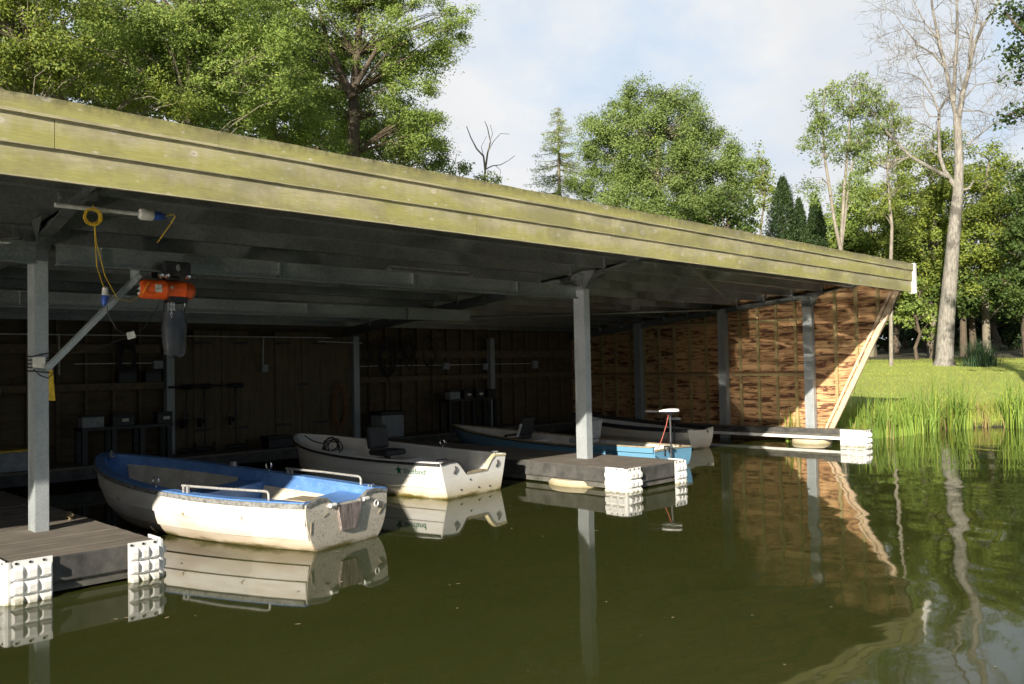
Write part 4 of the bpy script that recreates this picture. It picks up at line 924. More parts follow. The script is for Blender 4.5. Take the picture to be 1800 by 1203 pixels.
# trolling motors
def trolling_motor(label, loc, rz, lean=0.0):
    q = thing('trolling_motor', label, 'outboard motor', loc, 'electric trolling motors', rotz=rz)
    # frame: shaft along z from the pod at 0 to the head at 1.15, tiller towards +x
    MB().tube([(0, 0, 0.06), (0, 0, 1.16)], 0.0165, 10).build('shaft', M('dark_steel'), q)
    f = MB(); prof = [(-0.20, 0.01), (-0.17, 0.03), (-0.08, 0.044), (0.10, 0.046), (0.16, 0.035), (0.19, 0.015)]
    f.lathe([(r_, h_) for h_, r_ in prof], (0, 0, 0.03), (1, 0, 0), 14)
    for k in range(2):
        s = 1 if k else -1; f.prism([(-0.02, 0), (0.02, 0), (0.035, 0.09), (0.0, 0.12), (-0.03, 0.08)], (-0.205, 0, 0.03), (0, s, 0.2), (0, -0.2 * 1, s), 0.012)
    f.build('pod', M('black_plastic'), q, smooth=40)
    rows_b, rows_t = [], []
    st = [(-0.15, 0.012, 0.5), (-0.13, 0.045, 0.9), (-0.06, 0.07, 1.0), (0.04, 0.062, 0.95), (0.12, 0.042, 0.7), (0.19, 0.022, 0.4)]
    for (x, w, k) in st:
        rows_b.append([(x, w * math.cos(a), 1.19 - 0.052 * k * max(0, math.sin(a)) ** 0.7) for a in np.linspace(0, math.pi, 9)])
        rows_t.append([(x - 0.005, (w + .004) * math.cos(a), 1.187 + 0.05 * k * max(0, math.sin(a)) ** 0.8) for a in np.linspace(0, math.pi, 9)])
    MB().grid(rows_b).lathe([(0.034, 0), (0.022, -0.05)], (0, 0, 1.15)).build('head_base', M('black_plastic'), q, smooth=50)
    MB().grid(rows_t).build('head_cover', M('white_painted_trim'), q, smooth=50)
    MB().tube([(0.15, 0, 1.185), (0.30, 0, 1.19)], 0.014, 8).tube([(0.30, 0, 1.19), (0.42, 0, 1.193)], 0.019, 8).build('tiller', M('black_plastic'), q)
    f = MB().box((-0.035, -0.03, 0.56), (0.035, 0.03, 0.60)).box((0.03, -0.075, 0.50), (0.05, 0.075, 0.60)).box((0.0505, -0.075, 0.575), (0.12, 0.075, 0.60)).box((0.10, -0.075, 0.44), (0.12, 0.075, 0.5745))
    f.lathe([(0.03, 0), (0.03, 0.05)], (0, 0, 0.64)); f.build('clamp', M('black_plastic'), q, bevel=0.006)
    MB().tube([(0.03, 0.02, 1.13), (0.07, 0.04, 0.95), (0.14, 0.07, 0.75), (0.20, 0.10, 0.60), (0.26, 0.13, 0.52)], 0.006, 6).build('power_lead', M('red_cable'), q)
    if lean: q.rotation_euler = (lean, 0, rz)
    return q
tm = trolling_motor('white topped trolling motor clamped to the stern of the long blue boat', (12.14, 8.345, -0.21), rad(126))
copy_thing(tm, (14.85, 10.12, -0.56), 'white topped trolling motor beside the stern of the ivory dinghy, lower than the other', rad(100))
for (x, y, rz, lab) in ((6.78, 15.18, 200, 'black trolling motor leaning by the doors, nearest to the steel post at their left'), (7.12, 15.18, 190, 'middle one of the three black trolling motors stood against the store doors'), (7.72, 15.16, 170, 'black trolling motor leaning by the doors, the one farthest along from the battery bench')):
    c = copy_thing(tm, (x, y, 0.35), lab, rad(rz))
    for k_ in kids(c):
        k_.material_slots[0].link = 'OBJECT'; k_.material_slots[0].material = M('black_plastic')

# ------------------------------------------------------------------ hoists, lights, cables
def hoist(label, cx):
    q = thing('chain_hoist', label, 'chain hoist', (cx, 8.80, 2.66), 'electric chain hoists on the crane rail')
    z = 2.665; y = 8.80
    b = MB().lathe([(0.055, -0.285), (0.088, -0.268), (0.10, -0.235), (0.10, -0.04), (0.103, -0.035), (0.103, -0.02), (0.10, -0.015), (0.10, 0.16), (0.103, 0.165), (0.103, 0.18), (0.096, 0.185), (0.092, 0.255), (0.07, 0.285)], (cx, y, z), (1, 0, 0), 28).build('body', M('orange_enamel'), q, smooth=35)
    e = MB().prism(disc(0, 0, 0.052, 0.062, 18), (cx - 0.287, y + 0.0, z), (0, -1, 0), (0, 0, 1), -0.003).build('end_label', M('paper_tag'), q)
    text_mesh('CM', 0.052, M('black_lettering'), (cx - 0.2905, y + 0.040, z + 0.008), (0, -1, 0), (0, 0, 1), e, 'lettering', depth=0.0006, bold=0.002)
    MB().box((cx - 0.2915, y - 0.042, z - 0.036), (cx - 0.2905, y + 0.042, z - 0.012)).build('label_band', M('black_lettering'), e)
    f = MB()
    for i, a in enumerate(np.linspace(-0.1, 0.62, 6)): pass
    def curved(x0, x1, a0, a1, mat, name, rad_=0.1018):
        rows = [[(x, y - rad_ * math.cos(a), z + rad_ * math.sin(a)) for a in np.linspace(a0, a1, 8)] for x in (x0, x1)]
        return MB().grid(rows).build(name, mat, q)
    curved(cx - 0.155, cx - 0.085, -0.35, 0.45, M('paper_tag'), 'rating_plate'); curved(cx - 0.152, cx - 0.088, -0.02, 0.02, M('black_lettering'), 'plate_line', 0.1024); curved(cx + 0.005, cx + 0.04, 0.1, 0.3, M('grey_box_plastic'), 'badge')
    MB().box((cx - 0.09, 8.625, 2.80), (cx + 0.19, 8.70, 2.95)).box((cx - 0.09, 8.90, 2.80), (cx + 0.19, 8.97, 2.95)).box((cx - 0.02, 8.72, 2.765), (cx + 0.12, 8.88, 2.80)).build('trolley', M('black_plastic'), q, bevel=0.012)
    MB().prism(disc(0, 0, 0.022, 0.035, 14), (cx + 0.05, 8.624, 2.885), (1, 0, 0), (0, 0, 1), 0.002).build('badge', M('grey_box_plastic'), q)
    for dx in (-0.12, -0.06, 0.16):
        MB().lathe([(0.03, 0), (0.03, 0.03), (0.02, 0.05), (0.012, 0.055)], (cx + dx, 8.66, 2.80), (0, -1, 0), 14).build('wheel', M('chrome'), q, smooth=30)
    f = MB().box((cx + 0.0, y - 0.075, 2.53), (cx + 0.20, y + 0.075, 2.60)); f.build('chain_guide', M('black_plastic'), q, bevel=0.01)
    for (dx, dy, zl) in ((0.02, -0.07, 2.36), (0.05, -0.06, 2.37), (0.005, -0.04, 2.40)):
        f = MB(); zz_ = 2.53; k = 0
        while zz_ > zl:
            f.tube([(cx + dx + (0.009 * math.cos(a) if k % 2 else 0), y + dy + (0 if k % 2 else 0.009 * math.cos(a)), zz_ + 0.017 * math.sin(a)) for a in np.linspace(0, 2 * math.pi, 9)][:-1], 0.0042, 5, closed=True); zz_ -= 0.024; k += 1
        f.build('chain', M('chrome'), q)
    MB().tube([(cx + 0.17, y - 0.05, 2.55), (cx + 0.17, y - 0.05, 2.50), (cx + 0.145, y - 0.05, 2.47), (cx + 0.165, y - 0.05, 2.43), (cx + 0.19, y - 0.05, 2.45)], 0.009, 8).build('hook', M('chrome'), q)
    rows = []
    for (zz_, sx, sy) in ((2.44, 0.12, 0.07), (2.30, 0.125, 0.085), (2.1, 0.115, 0.085), (2.0, 0.10, 0.075), (1.965, 0.06, 0.04)):
        rows.append([(cx + 0.08 + sx * math.copysign(abs(math.cos(a)) ** 0.6, math.cos(a)), y + sy * math.copysign(abs(math.sin(a)) ** 0.6, math.sin(a)), zz_ + 0.012 * math.sin(3 * a)) for a in np.linspace(0, 2 * math.pi, 29)[:-1]])
    f = MB().grid(rows, closed=True); f.f.append(tuple(range(4 * 28, 5 * 28)))
    f.build('chain_bag', M('bag'), q, smooth=50)
    MB().tube([(cx - 0.02, y, 2.53), (cx - 0.03, y, 2.44)], 0.006, 6).tube([(cx + 0.19, y, 2.53), (cx + 0.19, y, 2.44)], 0.006, 6).build('bag_strap', M('black_cable'), q)
    return q
h1 = hoist('orange electric chain hoist with a grey chain bag, hung over the blue rimmed dinghy', 3.72)
copy_thing(h1, (1.93, 8.80, 2.66), 'orange chain hoist half hidden behind the foreground post, away from the dinghies')
def strip_light(label, x, y, z, L=1.3):
    q = thing('strip_light', label, 'strip light', (x, y, z), 'strip lights under the roof')
    MB().tube([(x - L / 2 + .03, y, z), (x + L / 2 - .03, y, z)], 0.036, 12).build('diffuser', M('clear_tube_cover'), q, smooth=40)
    MB().box((x - L / 2 + .05, y - 0.03, z + 0.036), (x + L / 2 - .05, y + 0.03, z + 0.062)).build('tray', M('white_conduit'), q)
    for s in (-1, 1): MB().lathe([(0.043, 0), (0.043, 0.06), (0.03, 0.07)], (x + s * (L / 2 - 0.05), y, z), (s, 0, 0), 12).build('end_cap', M('white_conduit'), q, smooth=40)
    for s in (-1, 1): MB().tube([(x + s * L * 0.36, y, z + 0.06), (x + s * L * 0.36, y, zr(y) - 0.17)], 0.009, 6).build('hanger', M('galv'), q)
    return q
l0 = strip_light('strip light above the crane rail, just ahead of the middle post and left of it', 7.5, 9.05, 3.10, 1.5)
for (x, y, lab) in ((11.85, 9.05, 'strip light under the roof just past the middle post'), (15.7, 9.5, 'strip light nearest to the timber end wall'), (7.6, 12.4, 'dim strip light at the back over the boarded store doors'), (11.85, 12.4, 'dim strip light at the back over the rope coils'), (15.6, 12.6, 'dim strip light deep inside between the middle post and the end wall'), (3.6, 12.3, 'dim strip light at the back over the battery bench'), (4.3, 9.25, 'strip light hung above the rail over the orange hoist')):
    copy_thing(l0, (x, y, zr(y) - (zr(9.05) - 3.10)), lab)
# power feed above the foreground dock: tube, coupler, blue plug
q = thing('power_socket', 'white tube and coupler with a blue plug under the roof by the foreground post', 'power socket', (2.9, 7.63, 3.2))
MB().tube([(2.3, 7.64, 3.215), (2.98, 7.62, 3.215)], 0.02, 10).build('tube', M('white_conduit'), q, smooth=40)
MB().lathe([(0.02, 0), (0.045, 0.01), (0.052, 0.03), (0.052, 0.11), (0.045, 0.125)], (2.98, 7.62, 3.215), (1, 0, 0), 16).build('coupler', M('white_painted_trim'), q, smooth=35)
MB().lathe([(0.036, 0), (0.04, 0.02), (0.04, 0.07), (0.028, 0.09), (0.02, 0.12)], (3.106, 7.62, 3.215), (1, 0, 0), 14).build('plug', M('blue_connector'), q, smooth=35)
# yellow extension cable: coil, two drops, connector
q = thing('extension_cable', 'yellow extension cable coiled under the roof and hanging down to a blue connector', 'cable', (2.62, 7.62, 3.1)); rr = random.Random(3)
f = MB()
for k in range(6): f.tube(ring((2.585 + rr.uniform(-.012, .012), 7.60 + rr.uniform(-.02, .02), 3.14 + rr.uniform(-.012, .012)), 0.062 + rr.uniform(-.01, .01), 24, 'y', 1.05, 0.05, rr), 0.0042, 5, closed=True)
f.tube([(2.585, 7.59, 3.24), (2.60, 7.58, 3.2), (2.57, 7.58, 3.19), (2.60, 7.585, 3.215), (2.62, 7.59, 3.19)], 0.005, 5)
f.build('coil', M('yellow_cable_sheath'), q)
# drop to connector and loop to hoist
MB().tube([(2.60, 7.60, 3.10), (2.64, 7.7, 2.95), (2.79, 8.1, 2.78), (3.0, 8.55, 2.66), (3.065, 8.68, 2.645)], 0.0045, 5).build('cord', M('yellow_cable_sheath'), q)
MB().tube([(2.60, 7.60, 3.10), (2.66, 7.72, 2.93), (2.86, 8.1, 2.70), (3.10, 8.45, 2.52), (3.28, 8.6, 2.51), (3.42, 8.68, 2.60), (3.50, 8.7, 2.72)], 0.0045, 5).build('cord', M('yellow_cable_sheath'), q)
MB().tube([(3.20, 7.60, 3.21), (3.27, 7.60, 3.24), (3.30, 7.6, 3.225), (3.27, 7.62, 3.16), (3.16, 7.66, 2.98)], 0.005, 5).build('cord', M('yellow_cable_sheath'), q)
MB().lathe([(0.012, 0.0), (0.026, -0.01), (0.03, -0.06), (0.03, -0.085)], (3.07, 8.69, 2.655), (0, 0, 1), 14).build('connector', M('white_painted_trim'), q, smooth=35)
MB().lathe([(0.033, 0.0), (0.035, -0.05), (0.024, -0.075), (0.018, -0.1)], (3.07, 8.69, 2.57), (0.12, 0, 1), 14).build('plug', M('blue_connector'), q, smooth=35)
q = thing('hanging_lead', 'thin black lead with a white paper tag hanging beside the knee brace', 'cable', (3.1, 8.7, 2.3))
MB().tube([(3.085, 8.69, 2.47), (3.10, 8.69, 2.38), (3.17, 8.68, 2.24), (3.30, 8.68, 2.17), (3.45, 8.7, 2.26), (3.62, 8.75, 2.5)], 0.0045, 5).tube([(3.30, 8.68, 2.17), (3.0, 8.75, 2.05), (2.7, 8.85, 1.98)], 0.003, 5).build('cord', M('black_cable'), q)
MB().prism([(-0.03, -0.05), (0.05, -0.025), (0.03, 0.04), (-0.045, 0.02)], (3.30, 8.655, 2.185), (1, 0, 0), (0, 0, 1), 0.002).build('tag', M('paper_tag'), q)
q = thing('wrapped_lead', 'black lead wound round the foreground post with a white tag tucked under', 'cable', (2.56, 8.95, 1.9)); f = MB()
for k in range(5):
    z = 1.84 + 0.035 * k; tl = rr.uniform(-.03, .05)
    f.tube([(2.485, 8.885, z), (2.55, 8.883, z + tl * .5), (2.635, 8.888, z + tl), (2.643, 8.97, z + tl), (2.64, 9.115, z + tl * .6), (2.55, 9.12, z), (2.483, 9.11, z), (2.48, 8.98, z)], 0.0055, 5, closed=True)
f.tube([(2.485, 8.885, 1.86), (2.54, 8.878, 1.80), (2.61, 8.878, 1.77), (2.66, 8.89, 1.82), (2.68, 8.90, 1.98)], 0.0055, 5).build('cord', M('black_cable'), q)
MB().prism([(-0.06, -0.05), (0.045, -0.06), (0.055, 0.05), (-0.06, 0.045)], (2.535, 8.8765, 1.925), (1, 0, 0), (0, 0, 1), 0.002).build('tag', M('paper_tag'), q)
q = MB().tube([(1.4, 8.7, 3.08), (1.9, 8.75, 3.02), (2.25, 8.8, 3.03), (2.47, 8.85, 3.06)], 0.012, 6).tube([(1.6, 9.3, 2.7), (2.1, 9.0, 3.05), (2.47, 8.95, 3.13)], 0.010, 6).build('grey_hose', M('white_conduit')); tag(q, 'grey hose looped to the top of the foreground post', 'hose')
q = MB().tube(sag((1.2, 8.4, 0.33), (2.30, 9.6, 0.95), 0.12), 0.004, 5).tube(sag((1.75, 9.0, 0.42), (2.05, 9.15, 0.52), 0.1), 0.0035, 5).build('mooring_line', M('natural_rope')); tag(q, 'thin pale line rising from the foreground dock behind its post', 'rope')
f = MB()
for k in range(4): f.tube(ring((2.95 + rr.uniform(-.03, .03), 9.42 + rr.uniform(-.03, .03), 0.335 + 0.012 * k), 0.07, 14, 'x', 0.25, 0.2, rr), 0.008, 5, closed=True)
tag(f.build('mooring_rope', M('natural_rope')), 'small grey rope end lying at the edge of the foreground dock', 'rope')
q = MB().prism([(-0.05, 0), (-0.01, 0.0), (0.02, -0.06), (0.03, -0.2), (0.04, -0.36), (-0.03, -0.35), (-0.06, -0.2)], (2.755, 9.3, 1.90), (1, 0, 0), (0, 0, 1), 0.03).build('yellow_sack', M('yellow_cable_sheath'), bevel=0.01); tag(q, 'yellow cloth bag hanging behind the foreground post', 'bag')

# ------------------------------------------------------------------ things along the back wall
def bench(label, x0, x1, zt, y0=14.78, y1=15.2, nl=4):
    q = thing('work_bench', label, 'bench', ((x0 + x1) / 2, 15.0, 0.32), 'dark benches along the back wall')
    MB().box((x0, y0, zt - 0.05), (x1, y1, zt)).build('top', M('black_plastic'), q)
    for k in range(nl):
        x = x0 + 0.05 + (x1 - x0 - 0.1) * k / (nl - 1)
        MB().box((x - 0.04, y0 + 0.02, 0.32), (x + 0.04, y0 + 0.1, zt - 0.051)).build('leg', M('black_plastic'), q)
        MB().box((x - 0.04, y1 - 0.1, 0.32), (x + 0.04, y1 - 0.02, zt - 0.051)).build('leg', M('black_plastic'), q)
    return q
def battery(label, x, z, w=0.3, body='black_plastic', lab=True, group='batteries and chargers on the benches', y=14.9):
    q = thing('battery_charger', label, 'battery', (x, y, z), group)
    MB().box((x - w / 2, y - 0.1, z), (x + w / 2, y + 0.1, z + 0.17)).build('case', M(body), q, bevel=0.008)
    MB().box((x - w / 2 - .005, y - 0.105, z + 0.1702), (x + w / 2 + .005, y + 0.105, z + 0.2)).build('lid', M('black_plastic'), q, bevel=0.006)
    if lab: MB().box((x - 0.03, y - 0.103, z + 0.07), (x + 0.08, y - 0.1005, z + 0.12)).build('label_plate', M('paper_tag'), q)
    return q
bench('dark battery bench on the far left behind the foreground post', 4.85, 6.35, 0.92)
battery('pale grey charger at the near end of the left battery bench', 5.03, 0.922, 0.34, 'grey_box_plastic', False)
battery('black battery with a white label in the middle of the left bench', 5.52, 0.922, 0.36)
battery('black battery with a white label by the steel post on the left bench', 6.22, 0.922, 0.26)
bench('dark battery bench below the right hand shelf rail', 12.75, 14.3, 1.06, nl=5)
for x, w, body, lb, lab in ((12.95, .3, 'grey_box_plastic', False, 'pale grey charger at the rope end of the right bench'), (13.36, .26, 'black_plastic', True, 'labelled black battery next to the grey charger on the right bench'), (13.74, .26, 'black_plastic', True, 'labelled black battery between two others on the right bench'), (14.12, .24, 'black_plastic', False, 'plain black battery at the post end of the right bench')):
    battery(lab, x, 1.062, w, body, lb)
battery('dark battery on the shelf rail near the steel post, above the left bench', 6.2, 1.642, 0.28, 'black_plastic', False, 'batteries on the shelf rail', 15.32); battery('dark charger on the shelf rail beside the battery above the left bench', 5.75, 1.642, 0.3, 'black_plastic', False, 'batteries on the shelf rail', 15.32)
q = thing('storage_box', 'black lidded box on the walkway in front of the store doors', 'box', (8.4, 14.85, 0.318))
MB().box((8.15, 14.7, 0.319), (8.66, 15.0, 0.50)).build('body', M('black_plastic'), q, bevel=0.015); MB().box((8.13, 14.68, 0.501), (8.68, 15.02, 0.55)).build('lid', M('black_plastic'), q, bevel=0.012)
q = thing('storage_bin', 'grey blue lidded bin standing on the walkway by the rope coils', 'bin', (11.15, 15.0, 0.318))
MB().box((10.85, 14.8, 0.319), (11.45, 15.2, 0.80)).build('body', M('grey_box_plastic'), q, bevel=0.02); MB().box((10.82, 14.77, 0.801), (11.48, 15.23, 0.88)).build('lid', M('black_plastic'), q, bevel=0.015)
q = thing('storage_crate', 'grey crate on the walkway low down beside the foreground post', 'crate', (3.6, 14.9, 0.318))
MB().box((3.2, 14.75, 0.319), (4.1, 15.1, 0.62)).build('body', M('grey_box_plastic'), q, bevel=0.01); MB().box((3.19, 14.74, 0.621), (4.11, 15.11, 0.65)).build('lid', M('yellow_cable_sheath'), q)
def coil(label, x, z, r0, sq, n, mat, y=15.3, tail=None, name='rope_coil'):
    f = MB(); rg = random.Random(int(x * 100))
    for k in range(n): f.tube(ring((x + rg.uniform(-.05, .05), y + rg.uniform(-.03, .03), z + rg.uniform(-.07, .07)), r0 + rg.uniform(-.04, .04), 22, 'y', sq, 0.08, rg), 0.011, 5, closed=True)
    if tail: f.tube([(x, y, z - r0 * sq), (x + 0.08, y, z - r0 * sq - tail * .5), (x + 0.03, y, z - r0 * sq - tail)], 0.012, 5)
    tag(f.build(name, M(mat)), label, 'rope coil', 'coils hung on the back wall')
coil('thick dark rope coil, the widest of those on the back wall', 11.35, 2.05, 0.20, 1.9, 9, 'black_cable', 15.24, 0.9)
coil('narrow dark rope coil hung between the wide coil and the single hoop', 11.95, 2.2, 0.13, 2.0, 8, 'black_cable', 15.24)
coil('single thin hoop of rope at the end of the row of coils', 12.55, 2.15, 0.19, 1.6, 2, 'black_cable', 15.24, 1.0)
coil('small dark coil hung beside the corner post on the back wall', 10.82, 2.2, 0.08, 2.4, 4, 'black_cable', 15.24, 1.2)
coil('rope hung in long loops at the corner of the store front', 10.15, 1.0, 0.14, 3.2, 6, 'brown_box', 15.28)
coil('dark net bundle hung on the wall behind the knee brace', 5.75, 2.1, 0.13, 1.8, 9, 'black_cable', 15.24, 0.2)

# ------------------------------------------------------------------ vegetation
FPX = 1492.0
def at(px, py, depth):
    c = Vector(((px - 900) / FPX * depth, (py - 601.5) / FPX * depth, depth))
    return Vector((Rm[0][0] * c.x + Rm[0][1] * c.y + Rm[0][2] * c.z, Rm[1][0] * c.x + Rm[1][1] * c.y + Rm[1][2] * c.z, 1.8 + Rm[2][0] * c.x + Rm[2][1] * c.y + Rm[2][2] * c.z))
def leaf_quads(C, rs, L, Wd, droop=0.5, N=None):
    """one diamond shaped leaf per centre; N: the way each leaf's upper face turns (towards the light outside the crown)"""
    n = len(C); d = rs.normal(size=(n, 3)); d[:, 2] = d[:, 2] * 0.6 - droop; d /= np.linalg.norm(d, axis=1)[:, None]
    if N is None: N = np.array([0, 0, 1.0]) + np.zeros((n, 3))
    s = np.cross(d, rs.normal(size=(n, 3)) * 0.45 + N); s /= np.linalg.norm(s, axis=1)[:, None] + 1e-9
    l = (L * rs.uniform(0.6, 1.35, n))[:, None]; w = (Wd * rs.uniform(0.7, 1.3, n))[:, None]
    a = C - d * l * 0.5; b = C - d * l * 0.05 + s * w * 0.5; c = C + d * l * 0.5; e = C - d * l * 0.05 - s * w * 0.5
    V = np.stack([a, b, c, e], 1).reshape(-1, 3); F = np.arange(4 * n).reshape(-1, 4); return V, F
def tree(name, label, base, lobes, trunk, r0, leaf, bark, seed, group=None, L=0.13, Wd=0.04, clump=0.42, lai=3.4, droop=0.5, cat='tree', limbs=(), twig=0.6, flat=0.65, shell=0.45, limit=340000):
    """lobes: (centre, (rx, ry, rz)); trunk: list of points; limbs: list of (points, r)"""
    rs = np.random.RandomState(seed); q = thing(name, label, cat, base, group)
    f = MB(); m = len(trunk)
    f.tube(trunk, [r0 * (1 - 0.72 * i / (m - 1)) for i in range(m)], 9)
    for pts, rl in limbs: f.tube(pts, [rl * (1 - 0.7 * i / (len(pts) - 1)) for i in range(len(pts))], 7)
    T = [Vector(p) for p in trunk]; cents = []; nrms = []
    for c, rr_ in lobes:
        c = np.array(c); R_ = np.array(rr_, float)
        area = math.pi * R_[0] * R_[2]; nl = area * lai / (L * Wd * 0.5)
        nc = max(6, int(area / (clump * clump) * 0.95)); per = max(20, int(nl / nc))
        u = rs.normal(size=(nc, 3)); u /= np.linalg.norm(u, axis=1)[:, None]
        rad_ = (shell + (1 - shell) * rs.uniform(0, 1, nc) ** 0.6) * (1 + 0.16 * rs.normal(size=nc))
        P = c + u * rad_[:, None] * R_
        for p in P:
            k = max(12, int(per * rs.uniform(0.5, 1.5))); sz = clump * rs.uniform(0.65, 1.3)
            cl = rs.normal(size=(k, 3)) * np.array([sz, sz, sz * flat]) * 0.52
            cl[:, 2] -= 0.25 * (cl[:, 0] ** 2 + cl[:, 1] ** 2) / sz * droop
            cents.append(p + cl); nv = (p - c) / R_; nv = nv / (np.linalg.norm(nv) + 1e-6) * 0.8 + np.array([0, 0, 0.55]); nrms.append(nv + cl / sz * 0.9)
            if rs.rand() < twig:
                pv = Vector(p); j = min(range(m), key=lambda i: abs(T[i].z - (pv.z - 0.45 * (Vector((pv.x, pv.y, 0)) - Vector((T[i].x, T[i].y, 0))).length)))
                a = T[j]; mid = a.lerp(pv, 0.5) + Vector((rs.normal() * .2, rs.normal() * .2, 0.25))
                l = (pv - a).length; f.tube([a, a.lerp(mid, 0.5) + Vector((0, 0, .05)), mid, mid.lerp(pv, 0.55) + Vector((0, 0, .08)), pv + Vector((0, 0, -.1))], [0.010 + 0.006 * l, 0.009 + .005 * l, 0.007 + 0.0035 * l, 0.006 + .002 * l, 0.005], 5)
    f.build('trunk', M(bark), q, smooth=60)
    Cn = np.concatenate(cents); Nn = np.concatenate(nrms)
    if len(Cn) > limit: pk = rs.permutation(len(Cn))[:limit]; Cn = Cn[pk]; Nn = Nn[pk]
    V, F = leaf_quads(Cn, rs, L, Wd, droop, Nn)
    o = bpy.data.objects.new('crown', mesh_np('crown', V, F, M(leaf), False)); COL.objects.link(o); attach(o, q)
    return q
def lobe(px, py, rx, ry, depth, dz=0.0, ratio=0.9):
    k = depth / FPX; return (at(px, py, depth + dz), (rx * k, rx * k * ratio, ry * k))
def tr_px(depth, *pts): return [at(x, y, depth) for x, y in pts]
def base_at(px, depth): p = at(px, 632, depth); return (p.x, p.y, gz(p.x, p.y) - 0.05)
def quick(name, label, px, depth, lobes, r0, leaf, bark, seed, tilt=0, path=None, **kw):
    b = base_at(px, depth); top = min(y - ry * 0.3 for (x, y, rx, ry) in lobes)
    if path: T = [Vector(b)] + tr_px(depth, *path)
    else:
        p2 = at(px + tilt, top, depth); T = [Vector(b).lerp(p2, i / 6) + Vector((0.12 * math.sin(i * 1.7 + seed), 0.12 * math.cos(i * 2.1 + seed), 0)) * (1 if 0 < i else 0) for i in range(7)]
    return tree(name, label, b, [lobe(x, y, rx, ry, depth, kw.get('dz', {}).get(i, 0) if isinstance(kw.get('dz'), dict) else 0) for i, (x, y, rx, ry) in enumerate(lobes)], T, r0, leaf, bark, seed, **{k: v for k, v in kw.items() if k != 'dz'})
GB = 'trees behind the boathouse'
# left mass
quick('ash_tree', 'tall ash with a dark forked trunk rising clear above the boathouse roof', 622, 27.5, [(560, 70, 85, 105), (650, 60, 85, 110), (735, 50, 85, 85), (720, 170, 65, 75), (660, 200, 70, 60), (545, 190, 65, 55), (620, -70, 170, 80), (800, 40, 30, 32), (745, 240, 40, 45)],
      0.27, 'ash_leaf', 'bark_brown', 11, path=[(622, 420), (621, 275), (622, 215), (621, 168), (628, 100), (633, 20), (640, -70)], group=GB, clump=0.36, L=0.105, Wd=0.036, lai=3.1, dz={1: 0.9, 4: 1.4},
      limbs=[(tr_px(27.3, (620, 172), (606, 145), (592, 112), (575, 70), (560, 10)), 0.16), (tr_px(27.2, (626, 150), (660, 90), (700, 60), (760, 40)), 0.09)])
quick('ash_tree', 'broad bright green ash over the left part of the boathouse roof, its sprays hanging low', 330, 23.0, [(330, 60, 110, 85), (240, 30, 110, 85), (410, 40, 90, 85), (420, 150, 80, 60), (330, 170, 90, 50), (250, 130, 80, 60), (480, 110, 70, 80), (330, -60, 200, 60), (150, 40, 80, 80)],
      0.25, 'ash_leaf', 'bark_grey', 12, group=GB, clump=0.36, L=0.105, Wd=0.036, lai=3.2, shell=0.35)
quick('maple_tree', 'yellow green leafy tree at the far left edge above the roof', 45, 20.0, [(40, 60, 100, 80), (110, 110, 70, 60), (-60, 60, 120, 110), (60, -30, 140, 60), (30, 135, 80, 40)], 0.2, 'yellow_leaf', 'bark_grey', 13, group=GB, clump=0.32, L=0.09, Wd=0.042, lai=2.8)
quick('oak_tree', 'dark dense tree filling the gap behind the two ashes', 470, 35.0, [(470, 60, 120, 110), (350, 100, 120, 110), (560, 140, 100, 100), (470, 210, 140, 60), (240, 120, 130, 90), (460, -20, 60, 60), (380, 195, 90, 45), (560, 235, 95, 45), (655, 250, 70, 42)], 0.3, 'dark_leaf', 'bark_brown', 14, group=GB, clump=0.6, L=0.2, Wd=0.11, lai=3.2)
quick('oak_tree', 'dark tree behind the yellow green tree at the far left', 110, 31.0, [(110, 70, 130, 110), (20, 100, 120, 80), (200, 140, 110, 50)], 0.3, 'dark_leaf', 'bark_brown', 15, group=GB, clump=0.6, L=0.2, Wd=0.11, lai=3.0)
quick('hazel_bush', 'mid green bush showing just over the roof right of the forked trunk', 700, 29.5, [(690, 255, 65, 50), (745, 265, 45, 42), (630, 245, 45, 35), (770, 290, 22, 20)], 0.08, 'willow_leaf', 'bark_grey', 16, group=GB, cat='bush', clump=0.34, L=0.105, Wd=0.04, lai=3.4)
quick('hazel_bush', 'bright green bush showing over the roof left of the forked trunk', 520, 25.5, [(500, 215, 75, 45), (560, 240, 55, 38), (420, 195, 70, 40)], 0.08, 'ash_leaf', 'bark_grey', 17, group=GB, cat='bush', clump=0.34, L=0.1, Wd=0.036, lai=3.2)
quick('hazel_bush', 'low bush touching the roof edge at the far left', 170, 21.5, [(190, 160, 90, 35), (90, 140, 80, 35), (290, 180, 70, 35)], 0.08, 'yellow_leaf', 'bark_grey', 18, group=GB, cat='bush', clump=0.3, L=0.085, Wd=0.038, lai=2.6)
quick('elder_bush', 'small leafy top at the foot of the bare antler shaped dead tree', 812, 33.0, [(812, 298, 22, 16), (850, 312, 14, 10), (872, 318, 12, 8)], 0.05, 'willow_leaf', 'bark_grey', 19, group=GB, cat='bush', clump=0.24, L=0.13, Wd=0.06, lai=2.2)
